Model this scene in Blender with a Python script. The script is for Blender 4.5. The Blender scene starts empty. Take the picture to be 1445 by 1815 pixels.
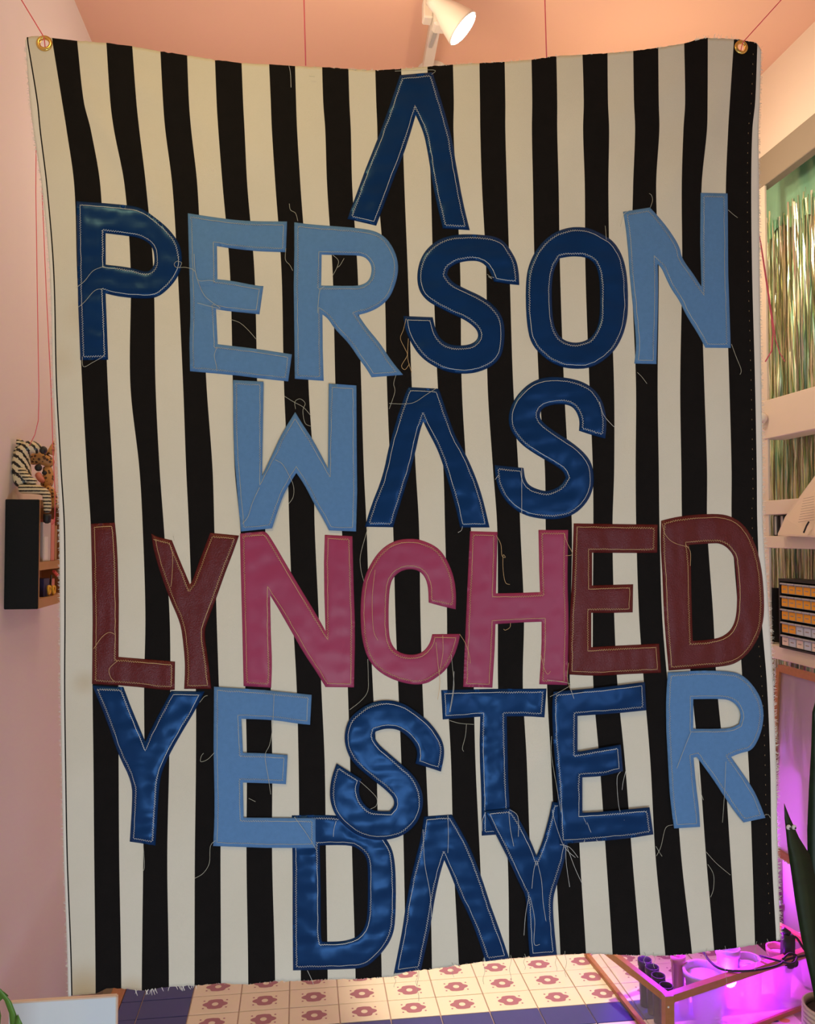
import bpy, bmesh, math, random
from mathutils import Vector, Matrix, noise
from mathutils.geometry import delaunay_2d_cdt
random.seed(7)
C = bpy.context.scene.collection
SC = bpy.context.scene
PI = math.pi
# ------------------------------------------------------------------ camera
CZ = 1.75
FPX = 1450.0
YAW, PIT = math.radians(7.5), math.radians(1.68)
cam = bpy.data.cameras.new('camera'); camo = bpy.data.objects.new('camera', cam); C.objects.link(camo)
cam.sensor_fit = 'VERTICAL'; cam.sensor_height = 24.0; cam.lens = FPX/1815*24.0
cam.clip_start = 0.02
camo.location = (0, 0, CZ); camo.rotation_euler = (PI/2+PIT, 0, -YAW)
SC.camera = camo
# ------------------------------------------------------------------ world, lights, exposure
w = bpy.data.worlds.new('world'); SC.world = w; w.use_nodes = True
w.node_tree.nodes['Background'].inputs[0].default_value = (0.80, 0.90, 1.0, 1)
w.node_tree.nodes['Background'].inputs[1].default_value = 0.20
SC.view_settings.view_transform = 'Standard'; SC.view_settings.look = 'None'
SC.view_settings.exposure = 0.0; SC.view_settings.gamma = 1.0
SC.view_settings.use_curve_mapping = False
def light(kind, name, loc, energy, col, target=None, **kw):
    l = bpy.data.lights.new(name, kind); l.energy = energy; l.color = col
    for k, v in kw.items(): setattr(l, k, v)
    o = bpy.data.objects.new(name, l); C.objects.link(o); o.location = loc
    if target is not None:
        o.rotation_euler = (Vector(target)-Vector(loc)).to_track_quat('-Z', 'Y').to_euler()
    return o
WARM = (1.0, 0.71, 0.22)
light('AREA', 'window_daylight', (0.15, -0.5, 0.62), 16, (0.80, 0.92, 1.0), (0.10, 1.67, 0.65), shape='RECTANGLE', size=0.9, size_y=0.5)
light('AREA', 'added_sheen_strip', (1.30, -0.45, 1.35), 6.5, (0.76, 0.84, 1.0), (0.2, 1.67, 1.0), shape='RECTANGLE', size=0.22, size_y=1.1)  # added narrow strip light, gives streaked sheen on the leather letters
light('SPOT', 'front_track_spot', (-0.42, 0.55, 3.22), 37, WARM, (0.25, 1.67, 2.15), spot_size=math.radians(95), spot_blend=1.0, shadow_soft_size=0.12)
light('POINT', 'left_fill_light', (-0.2, 2.4, 2.75), 3.2, (1.0, 0.90, 0.76), shadow_soft_size=0.12)  # added unseen point light, fills the left side behind the banner
light('POINT', 'right_fill_light', (1.05, 2.35, 2.85), 6.3, (1.0, 0.80, 0.52), shadow_soft_size=0.06)  # added unseen point light, brightens the alcove and foil curtain
light('SPOT', 'back_floor_spot', (0.60, 2.15, 2.95), 270, (1.0, 0.86, 0.66), (0.62, 2.55, 0.4), spot_size=math.radians(24), spot_blend=0.7, shadow_soft_size=0.04)
light('SPOT', 'back_platform_lamp', (0.0, 2.2, 2.8), 24, (1.0, 0.84, 0.66), (0.0, 2.5, 0.4), spot_size=math.radians(60), spot_blend=1.0, shadow_soft_size=0.08)

# ------------------------------------------------------------------ pixel helpers: a viewing ray met with a real plane of the room
Fv = Vector((math.sin(YAW)*math.cos(PIT), math.cos(YAW)*math.cos(PIT), math.sin(PIT)))
Rv = Vector((math.cos(YAW), -math.sin(YAW), 0)); Uv = Rv.cross(Fv)
O = Vector((0, 0, CZ))
def ray(px, py): return Fv*FPX + Rv*(px-722.5) - Uv*(py-907.5)
def atY(px, py, Y): d = ray(px, py); return O + d*(Y/d.y)
def atX(px, py, X): d = ray(px, py); return O + d*(X/d.x)
def atZ(px, py, Z): d = ray(px, py); return O + d*((Z-CZ)/d.z)

# ------------------------------------------------------------------ materials
def mat(name, col, rough=0.6, metal=0.0, var=0.0, vscale=8.0, bump=0.0, bscale=60.0, spec=0.5, emis=None, estr=0, trans=0, alpha=1, coat=0, sheen=0, ior=None, stretch=None):
    m = bpy.data.materials.new(name); m.use_nodes = True
    nt = m.node_tree; b = nt.nodes['Principled BSDF']
    b.inputs['Base Color'].default_value = (*col, 1); b.inputs['Roughness'].default_value = rough
    b.inputs['Metallic'].default_value = metal; b.inputs['Specular IOR Level'].default_value = spec
    b.inputs['Transmission Weight'].default_value = trans; b.inputs['Alpha'].default_value = alpha
    b.inputs['Coat Weight'].default_value = coat; b.inputs['Sheen Weight'].default_value = sheen
    if ior: b.inputs['IOR'].default_value = ior
    if emis: b.inputs['Emission Color'].default_value = (*emis, 1); b.inputs['Emission Strength'].default_value = estr
    tc = nt.nodes.new('ShaderNodeTexCoord'); src = tc.outputs['Object']
    if stretch:
        mp = nt.nodes.new('ShaderNodeMapping'); mp.inputs['Scale'].default_value = stretch
        nt.links.new(src, mp.inputs['Vector']); src = mp.outputs[0]
    if var:
        n = nt.nodes.new('ShaderNodeTexNoise'); n.inputs['Scale'].default_value = vscale; n.inputs['Detail'].default_value = 4
        nt.links.new(src, n.inputs['Vector'])
        mx = nt.nodes.new('ShaderNodeMix'); mx.data_type = 'RGBA'
        mx.inputs[6].default_value = (*[c*(1-var) for c in col], 1); mx.inputs[7].default_value = (*[min(1, c*(1+var)) for c in col], 1)
        nt.links.new(n.outputs[0], mx.inputs[0]); nt.links.new(mx.outputs[2], b.inputs['Base Color'])
    if bump:
        n = nt.nodes.new('ShaderNodeTexNoise'); n.inputs['Scale'].default_value = bscale; n.inputs['Detail'].default_value = 3
        nt.links.new(src, n.inputs['Vector'])
        bp = nt.nodes.new('ShaderNodeBump'); bp.inputs['Strength'].default_value = bump; bp.inputs['Distance'].default_value = 0.002
        nt.links.new(n.outputs[0], bp.inputs['Height']); nt.links.new(bp.outputs[0], b.inputs['Normal'])
    return m
M = {}
M['wall'] = mat('pink_wall_paint', (0.78, 0.70, 0.69), 0.75, var=0.03, vscale=3, bump=0.08, bscale=90)
M['ceil'] = mat('salmon_ceiling_paint', (0.80, 0.48, 0.35), 0.75, var=0.02, vscale=2)
M['wallr'] = mat('peach_wall_paint', (0.82, 0.68, 0.57), 0.75, var=0.02)
M['floor'] = mat('floor_boards', (0.35, 0.25, 0.18), 0.6, var=0.2)
M['black'] = mat('black_cloth_stripe', (0.0075, 0.0065, 0.0065), 0.9, var=0.25, vscale=40, bump=0.3, bscale=700, spec=0.15)
M['fringe'] = mat('raw_cotton_edge', (0.80, 0.78, 0.72), 0.9, spec=0.1)
M['selv'] = mat('selvedge_line', (0.02, 0.015, 0.015), 0.9)
# cream stripe with faint soil marks and a tan stain at the lower left hem
def cream():
    m = mat('cream_cloth_stripe', (0.72, 0.70, 0.60), 0.9, bump=0.3, bscale=700, spec=0.1)
    nt = m.node_tree; b = nt.nodes['Principled BSDF']; tc = [n for n in nt.nodes if n.type == 'TEX_COORD'][0]
    n1 = nt.nodes.new('ShaderNodeTexNoise'); n1.inputs['Scale'].default_value = 5; n1.inputs['Detail'].default_value = 6
    nt.links.new(tc.outputs['Object'], n1.inputs['Vector'])
    mx = nt.nodes.new('ShaderNodeMix'); mx.data_type = 'RGBA'
    mx.inputs[6].default_value = (0.66, 0.63, 0.52, 1); mx.inputs[7].default_value = (0.76, 0.745, 0.65, 1)
    nt.links.new(n1.outputs[0], mx.inputs[0])
    last = mx.outputs[2]
    for (p, r, s) in ((atY(150, 1765, 1.67), 0.085, 0.85), (atY(232, 1765, 1.67), 0.05, 0.7), (atY(150, 1210, 1.67), 0.035, 0.35), (atY(108, 640, 1.67), 0.05, 0.2), (atY(150, 560, 1.67), 0.06, 0.2)):
        d = nt.nodes.new('ShaderNodeVectorMath'); d.operation = 'DISTANCE'
        nt.links.new(tc.outputs['Object'], d.inputs[0]); d.inputs[1].default_value = p
        mr = nt.nodes.new('ShaderNodeMapRange'); mr.inputs[1].default_value = 0; mr.inputs[2].default_value = r
        mr.inputs[3].default_value = s; mr.inputs[4].default_value = 0; mr.interpolation_type = 'SMOOTHSTEP'
        nt.links.new(d.outputs['Value'], mr.inputs[0])
        m2 = nt.nodes.new('ShaderNodeMix'); m2.data_type = 'RGBA'; m2.inputs[7].default_value = (0.50, 0.36, 0.18, 1)
        nt.links.new(mr.outputs[0], m2.inputs[0]); nt.links.new(last, m2.inputs[6]); last = m2.outputs[2]
    nt.links.new(last, b.inputs['Base Color'])
    return m
M['cream'] = cream()
M['navy'] = mat('navy_vinyl', (0.005, 0.028, 0.105), 0.30, var=0.3, vscale=9, bump=0.08, bscale=22, spec=0.5)
M['navy'].node_tree.nodes['Principled BSDF'].inputs['Specular Tint'].default_value = (0.16, 0.42, 1.0, 1)
M['denim'] = mat('light_blue_canvas', (0.105, 0.245, 0.50), 0.85, var=0.10, vscale=120, bump=0.4, bscale=500, spec=0.2)
M['pink'] = mat('raspberry_vinyl', (0.34, 0.040, 0.115), 0.42, var=0.12, vscale=7, bump=0.1, bscale=14, spec=0.35)
M['oxblood'] = mat('oxblood_leather', (0.105, 0.011, 0.010), 0.30, var=0.15, vscale=12, bump=0.6, bscale=420, spec=0.42)
M['oxblood'].node_tree.nodes['Principled BSDF'].inputs['Specular Tint'].default_value = (1.0, 0.72, 0.80, 1)
M['st_w'] = mat('white_thread', (0.66, 0.70, 0.70), 0.8)
M['st_y'] = mat('gold_thread', (0.66, 0.47, 0.24), 0.8)
M['st_c'] = mat('cream_thread', (0.50, 0.52, 0.44), 0.8)
M['cord'] = mat('pink_cord', (0.80, 0.13, 0.17), 0.7)
M['brass'] = mat('brass', (0.80, 0.55, 0.16), 0.25, metal=1.0)
M['wood'] = mat('oak_wood', (0.42, 0.17, 0.065), 0.45, var=0.22, vscale=14, stretch=(1, 6, 6))
M['ply'] = mat('pale_plywood', (0.48, 0.26, 0.11), 0.6, var=0.15, vscale=20)
M['blackbox'] = mat('black_painted_wood', (0.008, 0.010, 0.012), 0.75, bump=0.5, bscale=200, spec=0.2)
M['lampw'] = mat('white_lamp_metal', (0.75, 0.70, 0.64), 0.5)
M['lens'] = mat('glowing_lens', (1, 1, 1), 0.4, emis=(1, 0.90, 0.74), estr=22)
M['shelf'] = mat('shelf_paint', (0.80, 0.68, 0.56), 0.6, var=0.02)
M['fascia'] = mat('taupe_paint', (0.30, 0.25, 0.19), 0.7)
M['blue_tile'] = mat('blue_tile_glaze', (0.055, 0.062, 0.22), 0.35, var=0.12, vscale=10)
M['cream_tile'] = mat('cream_tile_glaze', (0.84, 0.73, 0.55), 0.35, var=0.05, vscale=10)
M['grout'] = mat('pale_grout', (0.62, 0.45, 0.40), 0.9)
M['mauve'] = mat('mauve_print', (0.40, 0.16, 0.20), 0.4)
M['peach'] = mat('peach_print', (0.75, 0.36, 0.22), 0.4)
M['yellow'] = mat('yellow_print', (0.72, 0.50, 0.05), 0.4)
M['navyp'] = mat('navy_print', (0.03, 0.03, 0.10), 0.4)
M['whiteb'] = mat('white_gloss_panel', (0.80, 0.92, 1.0), 0.35)
M['leaf'] = mat('green_leaf', (0.10, 0.25, 0.03), 0.4, var=0.3, vscale=20)
M['snake'] = mat('dark_snake_leaf', (0.012, 0.030, 0.008), 0.45, var=0.6, vscale=14, stretch=(1, 1, 4))
M['woven'] = mat('woven_basket', (0.62, 0.50, 0.38), 0.85, bump=0.6, bscale=80)
M['soil'] = mat('dark_soil', (0.05, 0.035, 0.03), 0.95, bump=1, bscale=120)
M['eyew'] = mat('white_plastic', (0.8, 0.8, 0.78), 0.3)
M['dark'] = mat('dark_plastic', (0.015, 0.014, 0.016), 0.5)
M['grey'] = mat('grey_plastic', (0.42, 0.42, 0.42), 0.4)
M['orange'] = mat('orange_label', (0.85, 0.36, 0.02), 0.5)
M['pale'] = mat('pale_label', (0.55, 0.62, 0.70), 0.5)
M['paper'] = mat('book_paper', (0.80, 0.66, 0.52), 0.7)
M['ink'] = mat('grey_ink', (0.35, 0.28, 0.24), 0.7)
M['pot'] = mat('dark_pot', (0.04, 0.03, 0.05), 0.35)
M['tub'] = mat('pale_tub', (0.55, 0.50, 0.58), 0.35)
M['jar'] = mat('pink_jar', (0.6, 0.25, 0.3), 0.2)
M['yel'] = mat('yellow_handle', (0.80, 0.42, 0.03), 0.3)
M['redp'] = mat('red_plastic', (0.75, 0.08, 0.06), 0.3)
M['navyb'] = mat('navy_card', (0.02, 0.02, 0.10), 0.5)
M['coral'] = mat('coral_card', (0.70, 0.25, 0.20), 0.5)
M['silver'] = mat('silver_sleeve', (0.62, 0.60, 0.62), 0.3, metal=0.3)
M['crumple'] = mat('crumpled_pale_cloth', (0.60, 0.50, 0.60), 0.6, bump=1, bscale=30)
M['glowp'] = mat('grow_light_tube', (1, 1, 1), 0.5, emis=(0.72, 0.08, 1.0), estr=9)
# clear acrylic and reeded sheet: thin dielectric sheets that pass light
def sheet(name, col, t, rough):
    m = bpy.data.materials.new(name); m.use_nodes = True; nt = m.node_tree
    b = nt.nodes['Principled BSDF']; out = nt.nodes['Material Output']
    b.inputs['Base Color'].default_value = (*col, 1); b.inputs['Roughness'].default_value = rough
    tr = nt.nodes.new('ShaderNodeBsdfTransparent'); tr.inputs[0].default_value = (0.97, 0.97, 0.97, 1)
    mx = nt.nodes.new('ShaderNodeMixShader'); mx.inputs[0].default_value = t
    nt.links.new(tr.outputs[0], mx.inputs[1]); nt.links.new(b.outputs[0], mx.inputs[2]); nt.links.new(mx.outputs[0], out.inputs[0])
    return m
M['acryl'] = sheet('clear_acrylic', (0.85, 0.82, 0.80), 0.16, 0.15)
def reed():
    m = bpy.data.materials.new('reeded_plastic_sheet'); m.use_nodes = True; nt = m.node_tree
    b = nt.nodes['Principled BSDF']; out = nt.nodes['Material Output']
    b.inputs['Base Color'].default_value = (0.78, 0.64, 0.84, 1); b.inputs['Roughness'].default_value = 0.25
    tl = nt.nodes.new('ShaderNodeBsdfTranslucent'); tl.inputs[0].default_value = (0.85, 0.80, 0.85, 1)
    tr = nt.nodes.new('ShaderNodeBsdfRefraction'); tr.inputs['IOR'].default_value = 1.08; tr.inputs['Roughness'].default_value = 0.22
    m1 = nt.nodes.new('ShaderNodeMixShader'); m1.inputs[0].default_value = 0.8
    m2 = nt.nodes.new('ShaderNodeMixShader'); m2.inputs[0].default_value = 0.55
    nt.links.new(b.outputs[0], m1.inputs[1]); nt.links.new(tl.outputs[0], m1.inputs[2])
    nt.links.new(m1.outputs[0], m2.inputs[1]); nt.links.new(tr.outputs[0], m2.inputs[2]); nt.links.new(m2.outputs[0], out.inputs[0])
    return m
M['reed'] = reed()
def foil():
    m = mat('iridescent_foil', (0.8, 0.7, 0.4), 0.26, metal=0.6)
    nt = m.node_tree; b = nt.nodes['Principled BSDF']; tc = [n for n in nt.nodes if n.type == 'TEX_COORD'][0]
    mp = nt.nodes.new('ShaderNodeMapping'); mp.inputs['Scale'].default_value = (1, 75, 1.6); nt.links.new(tc.outputs['Object'], mp.inputs[0])
    n = nt.nodes.new('ShaderNodeTexNoise'); n.inputs['Scale'].default_value = 1.6; n.inputs['Detail'].default_value = 5; nt.links.new(mp.outputs[0], n.inputs['Vector'])
    r = nt.nodes.new('ShaderNodeValToRGB'); nt.links.new(n.outputs[0], r.inputs[0])
    cs = [(0.28, (0.42, 0.34, 0.50)), (0.38, (0.30, 0.62, 0.40)), (0.46, (0.72, 0.76, 0.38)), (0.52, (0.85, 0.66, 0.52)), (0.58, (0.55, 0.80, 0.55)), (0.66, (0.85, 0.55, 0.60)), (0.74, (0.95, 0.75, 0.30))]
    r.color_ramp.elements[0].position = cs[0][0]; r.color_ramp.elements[0].color = (*cs[0][1], 1)
    r.color_ramp.elements[1].position = cs[-1][0]; r.color_ramp.elements[1].color = (*cs[-1][1], 1)
    for p, c in cs[1:-1]: e = r.color_ramp.elements.new(p); e.color = (*c, 1)
    nt.links.new(r.outputs[0], b.inputs['Base Color'])
    return m
M['foil'] = foil()
M['foilband'] = mat('green_foil_band', (0.30, 0.62, 0.42), 0.35, metal=0.4, var=0.25, vscale=12, bump=0.5, bscale=30)
def stripes(name, c1, c2, scale, axis='Z', dist=2.0):
    m = mat(name, c1, 0.35); nt = m.node_tree; b = nt.nodes['Principled BSDF']; tc = [n for n in nt.nodes if n.type == 'TEX_COORD'][0]
    wv = nt.nodes.new('ShaderNodeTexWave'); wv.bands_direction = axis; wv.inputs['Scale'].default_value = scale; wv.inputs['Distortion'].default_value = dist
    wv.inputs['Detail'].default_value = 1; wv.inputs['Detail Scale'].default_value = 8
    nt.links.new(tc.outputs['Object'], wv.inputs['Vector'])
    r = nt.nodes.new('ShaderNodeValToRGB'); r.color_ramp.interpolation = 'CONSTANT'
    r.color_ramp.elements[0].color = (*c2, 1); r.color_ramp.elements[1].position = 0.36; r.color_ramp.elements[1].color = (*c1, 1)
    nt.links.new(wv.outputs[1], r.inputs[0]); nt.links.new(r.outputs[0], b.inputs['Base Color'])
    return m
M['zebra'] = stripes('zebra_stripes', (0.72, 0.62, 0.42), (0.012, 0.010, 0.010), 30, 'DIAGONAL', 1.6)
M['zebra_leg'] = stripes('zebra_leg_bands', (0.72, 0.62, 0.42), (0.012, 0.010, 0.010), 40, 'Z', 0.6)
def spots():
    m = mat('giraffe_spots', (0.55, 0.30, 0.12), 0.4); nt = m.node_tree; b = nt.nodes['Principled BSDF']; tc = [n for n in nt.nodes if n.type == 'TEX_COORD'][0]
    v = nt.nodes.new('ShaderNodeTexVoronoi'); v.inputs['Scale'].default_value = 110; nt.links.new(tc.outputs['Object'], v.inputs['Vector'])
    r = nt.nodes.new('ShaderNodeValToRGB'); r.color_ramp.interpolation = 'CONSTANT'
    r.color_ramp.elements[0].color = (0.10, 0.04, 0.02, 1); r.color_ramp.elements[1].position = 0.36; r.color_ramp.elements[1].color = (0.55, 0.27, 0.08, 1)
    nt.links.new(v.outputs[0], r.inputs[0]); nt.links.new(r.outputs[0], b.inputs['Base Color'])
    return m
M['giraffe'] = spots()

# ------------------------------------------------------------------ object helpers
def tag(o, label=None, cat=None, group=None, kind=None):
    if label: o['label'] = label
    if cat: o['category'] = cat
    if group: o['group'] = group
    if kind: o['kind'] = kind
    return o
def empty(name, loc, label, cat, group=None):
    o = bpy.data.objects.new(name, None); C.objects.link(o); o.location = loc; o.empty_display_size = 0.05
    return tag(o, label, cat, group)
def mesh(name, verts, faces, m, parent=None, smooth=False, mi=None):
    me = bpy.data.meshes.new(name); me.from_pydata([tuple(v) for v in verts], [], faces)
    for mm in (m if isinstance(m, (list, tuple)) else [m]): me.materials.append(mm)
    if mi: me.polygons.foreach_set('material_index', mi)
    if smooth: me.polygons.foreach_set('use_smooth', [True]*len(me.polygons))
    me.update()
    o = bpy.data.objects.new(name, me); C.objects.link(o)
    if parent is not None:
        o.parent = parent; o.matrix_parent_inverse = Matrix.Translation(-parent_world(parent))
    return o
def parent_world(p):
    v = Vector(p.location)
    if p.parent is None: return v
    return Vector((0, 0, 0)) if p.type == 'MESH' else v
class G:
    """collects boxes, tubes and lathes into one mesh"""
    def __init__(s): s.v = []; s.f = []; s.m = []
    def add(s, v, f, mi=0):
        n = len(s.v); s.v += [Vector(x) for x in v]; s.f += [[i+n for i in q] for q in f]; s.m += [mi]*len(f)
    def box(s, a, b, mi=0, bev=0.0):
        x0, y0, z0 = a; x1, y1, z1 = b
        if x0 > x1: x0, x1 = x1, x0
        if y0 > y1: y0, y1 = y1, y0
        if z0 > z1: z0, z1 = z1, z0
        if bev:
            e = min(bev, (x1-x0)/3, (y1-y0)/3, (z1-z0)/3)
            bm = bmesh.new(); bmesh.ops.create_cube(bm, size=1)
            for v in bm.verts: v.co = Vector(((x0+x1)/2+v.co.x*(x1-x0), (y0+y1)/2+v.co.y*(y1-y0), (z0+z1)/2+v.co.z*(z1-z0)))
            bmesh.ops.bevel(bm, geom=bm.edges[:], offset=e, segments=1, affect='EDGES')
            bm.verts.index_update(); s.add([v.co.copy() for v in bm.verts], [[v.index for v in f.verts] for f in bm.faces], mi); bm.free(); return s
        v = [(x0,y0,z0),(x1,y0,z0),(x1,y1,z0),(x0,y1,z0),(x0,y0,z1),(x1,y0,z1),(x1,y1,z1),(x0,y1,z1)]
        s.add(v, [(0,3,2,1),(4,5,6,7),(0,1,5,4),(1,2,6,5),(2,3,7,6),(3,0,4,7)], mi); return s
    def tube(s, pts, r, n=6, mi=0, closed=False):
        pts = [Vector(p) for p in pts]; N = len(pts); vs = []
        rr = r if isinstance(r, (list, tuple)) else [r]*N
        for i, p in enumerate(pts):
            if closed: t = pts[(i+1) % N]-pts[i-1]
            else: t = pts[min(i+1, N-1)]-pts[max(i-1, 0)]
            if t.length < 1e-9: t = Vector((0, 0, 1))
            t.normalize(); u = t.cross(Vector((0.13, 1, 0.07)))
            if u.length < 1e-3: u = t.cross(Vector((1, 0, 0)))
            u.normalize(); q = t.cross(u)
            vs += [p+(u*math.cos(2*PI*k/n)+q*math.sin(2*PI*k/n))*rr[i] for k in range(n)]
        fs = []
        for i in range(N if closed else N-1):
            j = (i+1) % N
            for k in range(n): fs.append((i*n+k, i*n+(k+1) % n, j*n+(k+1) % n, j*n+k))
        if not closed: fs += [tuple(range(n))[::-1], tuple((N-1)*n+k for k in range(n))]
        s.add(vs, fs, mi); return s
    def lathe(s, prof, c, axis=(0, 0, 1), n=24, mi=0, caps=True):
        a = Vector(axis).normalized(); u = a.orthogonal().normalized(); q = a.cross(u); c = Vector(c); vs = []
        for r, h in prof: vs += [c+a*h+(u*math.cos(2*PI*k/n)+q*math.sin(2*PI*k/n))*max(r, 1e-5) for k in range(n)]
        fs = [(i*n+k, i*n+(k+1) % n, (i+1)*n+(k+1) % n, (i+1)*n+k) for i in range(len(prof)-1) for k in range(n)]
        if caps: fs += [tuple(range(n))[::-1], tuple((len(prof)-1)*n+k for k in range(n))]
        s.add(vs, fs, mi); return s
    def beam(s, a, b, wd, ht, mi=0, up=(0, 0, 1)):
        a = Vector(a); b = Vector(b); t = (b-a).normalized(); r = t.cross(Vector(up)).normalized(); u = r.cross(t)
        v = []
        for p in (a, b): v += [p-r*wd/2-u*ht/2, p+r*wd/2-u*ht/2, p+r*wd/2+u*ht/2, p-r*wd/2+u*ht/2]
        s.add(v, [(0,3,2,1),(4,5,6,7),(0,1,5,4),(1,2,6,5),(2,3,7,6),(3,0,4,7)], mi); return s
    def ball(s, c, r, mi=0, seg=14, rings=9):
        rx = r if isinstance(r, (list, tuple)) else (r, r, r); c = Vector(c)
        vs = []; 
        for i in range(rings+1):
            a = PI*i/rings
            for k in range(seg): vs.append(c+Vector((rx[0]*math.sin(a)*math.cos(2*PI*k/seg), rx[1]*math.sin(a)*math.sin(2*PI*k/seg), -rx[2]*math.cos(a))))
        fs = [(i*seg+k, i*seg+(k+1) % seg, (i+1)*seg+(k+1) % seg, (i+1)*seg+k) for i in range(rings) for k in range(seg)]
        s.add(vs, fs, mi); return s
    def out(s, name, m, parent=None, smooth=False):
        return mesh(name, s.v, s.f, m, parent, smooth, s.m)

# ------------------------------------------------------------------ room
XL, XR, YB = -0.66, 1.55, 2.95
ZC = CZ+1.567
YF = -0.7
def lerp_tab(T, x):
    if x <= T[0][0]: return T[0][1]
    for (a, b), (c, d) in zip(T, T[1:]):
        if x <= c: return b+(d-b)*(x-a)/(c-a)
    return T[-1][1]
def struct(o): o['kind'] = 'structure'; return o
struct(G().box((XL-0.1, YF, 0), (XL, YB+0.1, ZC)).out('wall_left', M['wall']))
struct(G().box((XL, YB, 0), (XR+0.25, YB+0.1, ZC)).out('wall_back', M['wallr']))
struct(G().box((XL-0.1, YF, ZC), (XR+0.25, YB+0.1, ZC+0.1)).out('ceiling', M['ceil']))
struct(G().box((XL-0.1, YF, -0.1), (XR+0.25, YB+0.1, 0)).out('floor', M['floor']))
zf1 = atX(1349, 280, XR).z; zf0 = atX(1355, 330, XR).z
ypost = atX(1346, 300, XR).y
g = G(); g.box((XR, YF, zf1), (XR+0.25, YB, ZC)); g.box((XR, YF, 0), (XR+0.25, 1.75, zf1)); g.box((XR+0.12, 1.75, 0), (XR+0.25, YB, zf1))
struct(g.out('wall_right', M['wallr']))
struct(G().box((XR-0.004, 1.75, zf0), (XR+0.03, ypost, zf1), bev=0.002).out('trim_1', M['fascia']))
struct(G().box((XR-0.004, ypost-0.036, 0.72), (XR+0.004, ypost, zf0), bev=0.001).out('trim_2', M['shelf']))

# ------------------------------------------------------------------ tiled platform behind the banner
ZP = CZ-1.38
PX0 = -0.52; P = 0.1445; RX = 0.0945; X0 = -0.3145; YBD = 2.365
pl = empty('tiled_platform', (0.5, 2.5, 0), 'low platform topped with blue and cream patterned tiles behind the banner', 'platform')
G().box((PX0, 2.0, 0), (XR-0.004, YB-0.006, ZP-0.006)).out('slab', M['grout'], pl)
G().box((PX0-0.04, 2.0, 0), (PX0, YB-0.006, ZP+0.004), bev=0.003).out('edge_board', M['wood'], pl)['label'] = 'brown wooden edge board'
def flat(gr, pts, z, mi):      # a flat printed patch as a fan
    c = Vector((sum(p[0] for p in pts)/len(pts), sum(p[1] for p in pts)/len(pts), z))
    gr.add([c]+[Vector((p[0], p[1], z)) for p in pts], [(0, i+1, (i+1) % len(pts)+1) for i in range(len(pts))], mi)
def tile_mesh(kind, wx=None):
    a, b = (wx or P)-0.003, RX-0.003
    gr = G(); gr.box((0, 0, -0.006), (a, b, 0), 0, bev=0.0012)
    cx, cy, z = a/2, b/2, 0.0003
    if kind == 'flower':
        n = 48; ro = []; ri = []
        for k in range(n):
            t = 2*PI*k/n; c_, s_ = math.cos(t), math.sin(t)
            aa = math.degrees(math.atan2(abs(s_), abs(c_))); r = lerp_tab([(0,0.0370),(10,0.0345),(20,0.0285),(30,0.0262),(42,0.0290),(55,0.0295),(70,0.0265),(90,0.0262)], aa)
            ro.append((cx+r*c_, cy+r*s_*0.95)); ri.append((cx+0.0095*c_, cy+0.009*s_))
        v = [Vector((p[0], p[1], z)) for p in ro+ri]
        gr.add(v, [(i, (i+1) % n, (i+1) % n+n, i+n) for i in range(n)], 1)
        for sx in (-1, 1):
            for sy in (-1, 1):
                flat(gr, [(cx+sx*0.033+0.0032*math.cos(q*PI/4), cy+sy*0.019+0.003*math.sin(q*PI/4)) for q in range(8)], z, 1)
    if kind == 'leafy':
        for sx in (-1, 1):
            flat(gr, [(cx+sx*(0.008+0.05*t), cy+0.02*math.sin(PI*t)*(1 if q == 0 else -0.2)+0.01) for q in (0, 1) for t in ([i/8 for i in range(9)] if q == 0 else [1-i/8 for i in range(9)])], z, 2)
            flat(gr, [(cx+sx*(0.012+0.026*math.cos(q*PI/6)*0.6+0.016), cy-0.012+0.010*math.sin(q*PI/6)) for q in range(12)], z, 3)
        flat(gr, [(cx+0.005*math.cos(q*PI/5), cy+0.012+0.008*math.sin(q*PI/5)) for q in range(10)], z, 4)
        flat(gr, [(cx+0.011*math.cos(q*PI/5), cy-0.012+0.004*math.sin(q*PI/5)) for q in range(10)], z, 4)
    return gr
protos = {}
def tile(kind, x, y, wx=None):
    key = (kind, wx)
    if key not in protos:
        o = tile_mesh(kind, wx).out('tile', [M['blue_tile'] if kind == 'blue' else M['cream_tile'], M['mauve'], M['peach'], M['yellow'], M['navyp']], pl); protos[key] = o
    else:
        o = protos[key].copy(); C.objects.link(o)
    o.location = (x, y, ZP+random.uniform(-0.0004, 0.0004))
for j in range(-3, 7):
    y = YBD+j*RX
    if y+RX > YB-0.004: continue
    tile('blue', X0-P-(X0-P-PX0)+0.0015, y, round(X0-P-PX0, 4)) if True else None
    tile('blue', X0-P+0.0015, y)
    for i in range(12):
        x = X0+i*P
        if x+P > XR-0.01: continue
        kind = 'blue' if j == -1 else ('flower' if j >= 0 else 'leafy')
        tile(kind, x+0.0015, y+0.0015)

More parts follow.
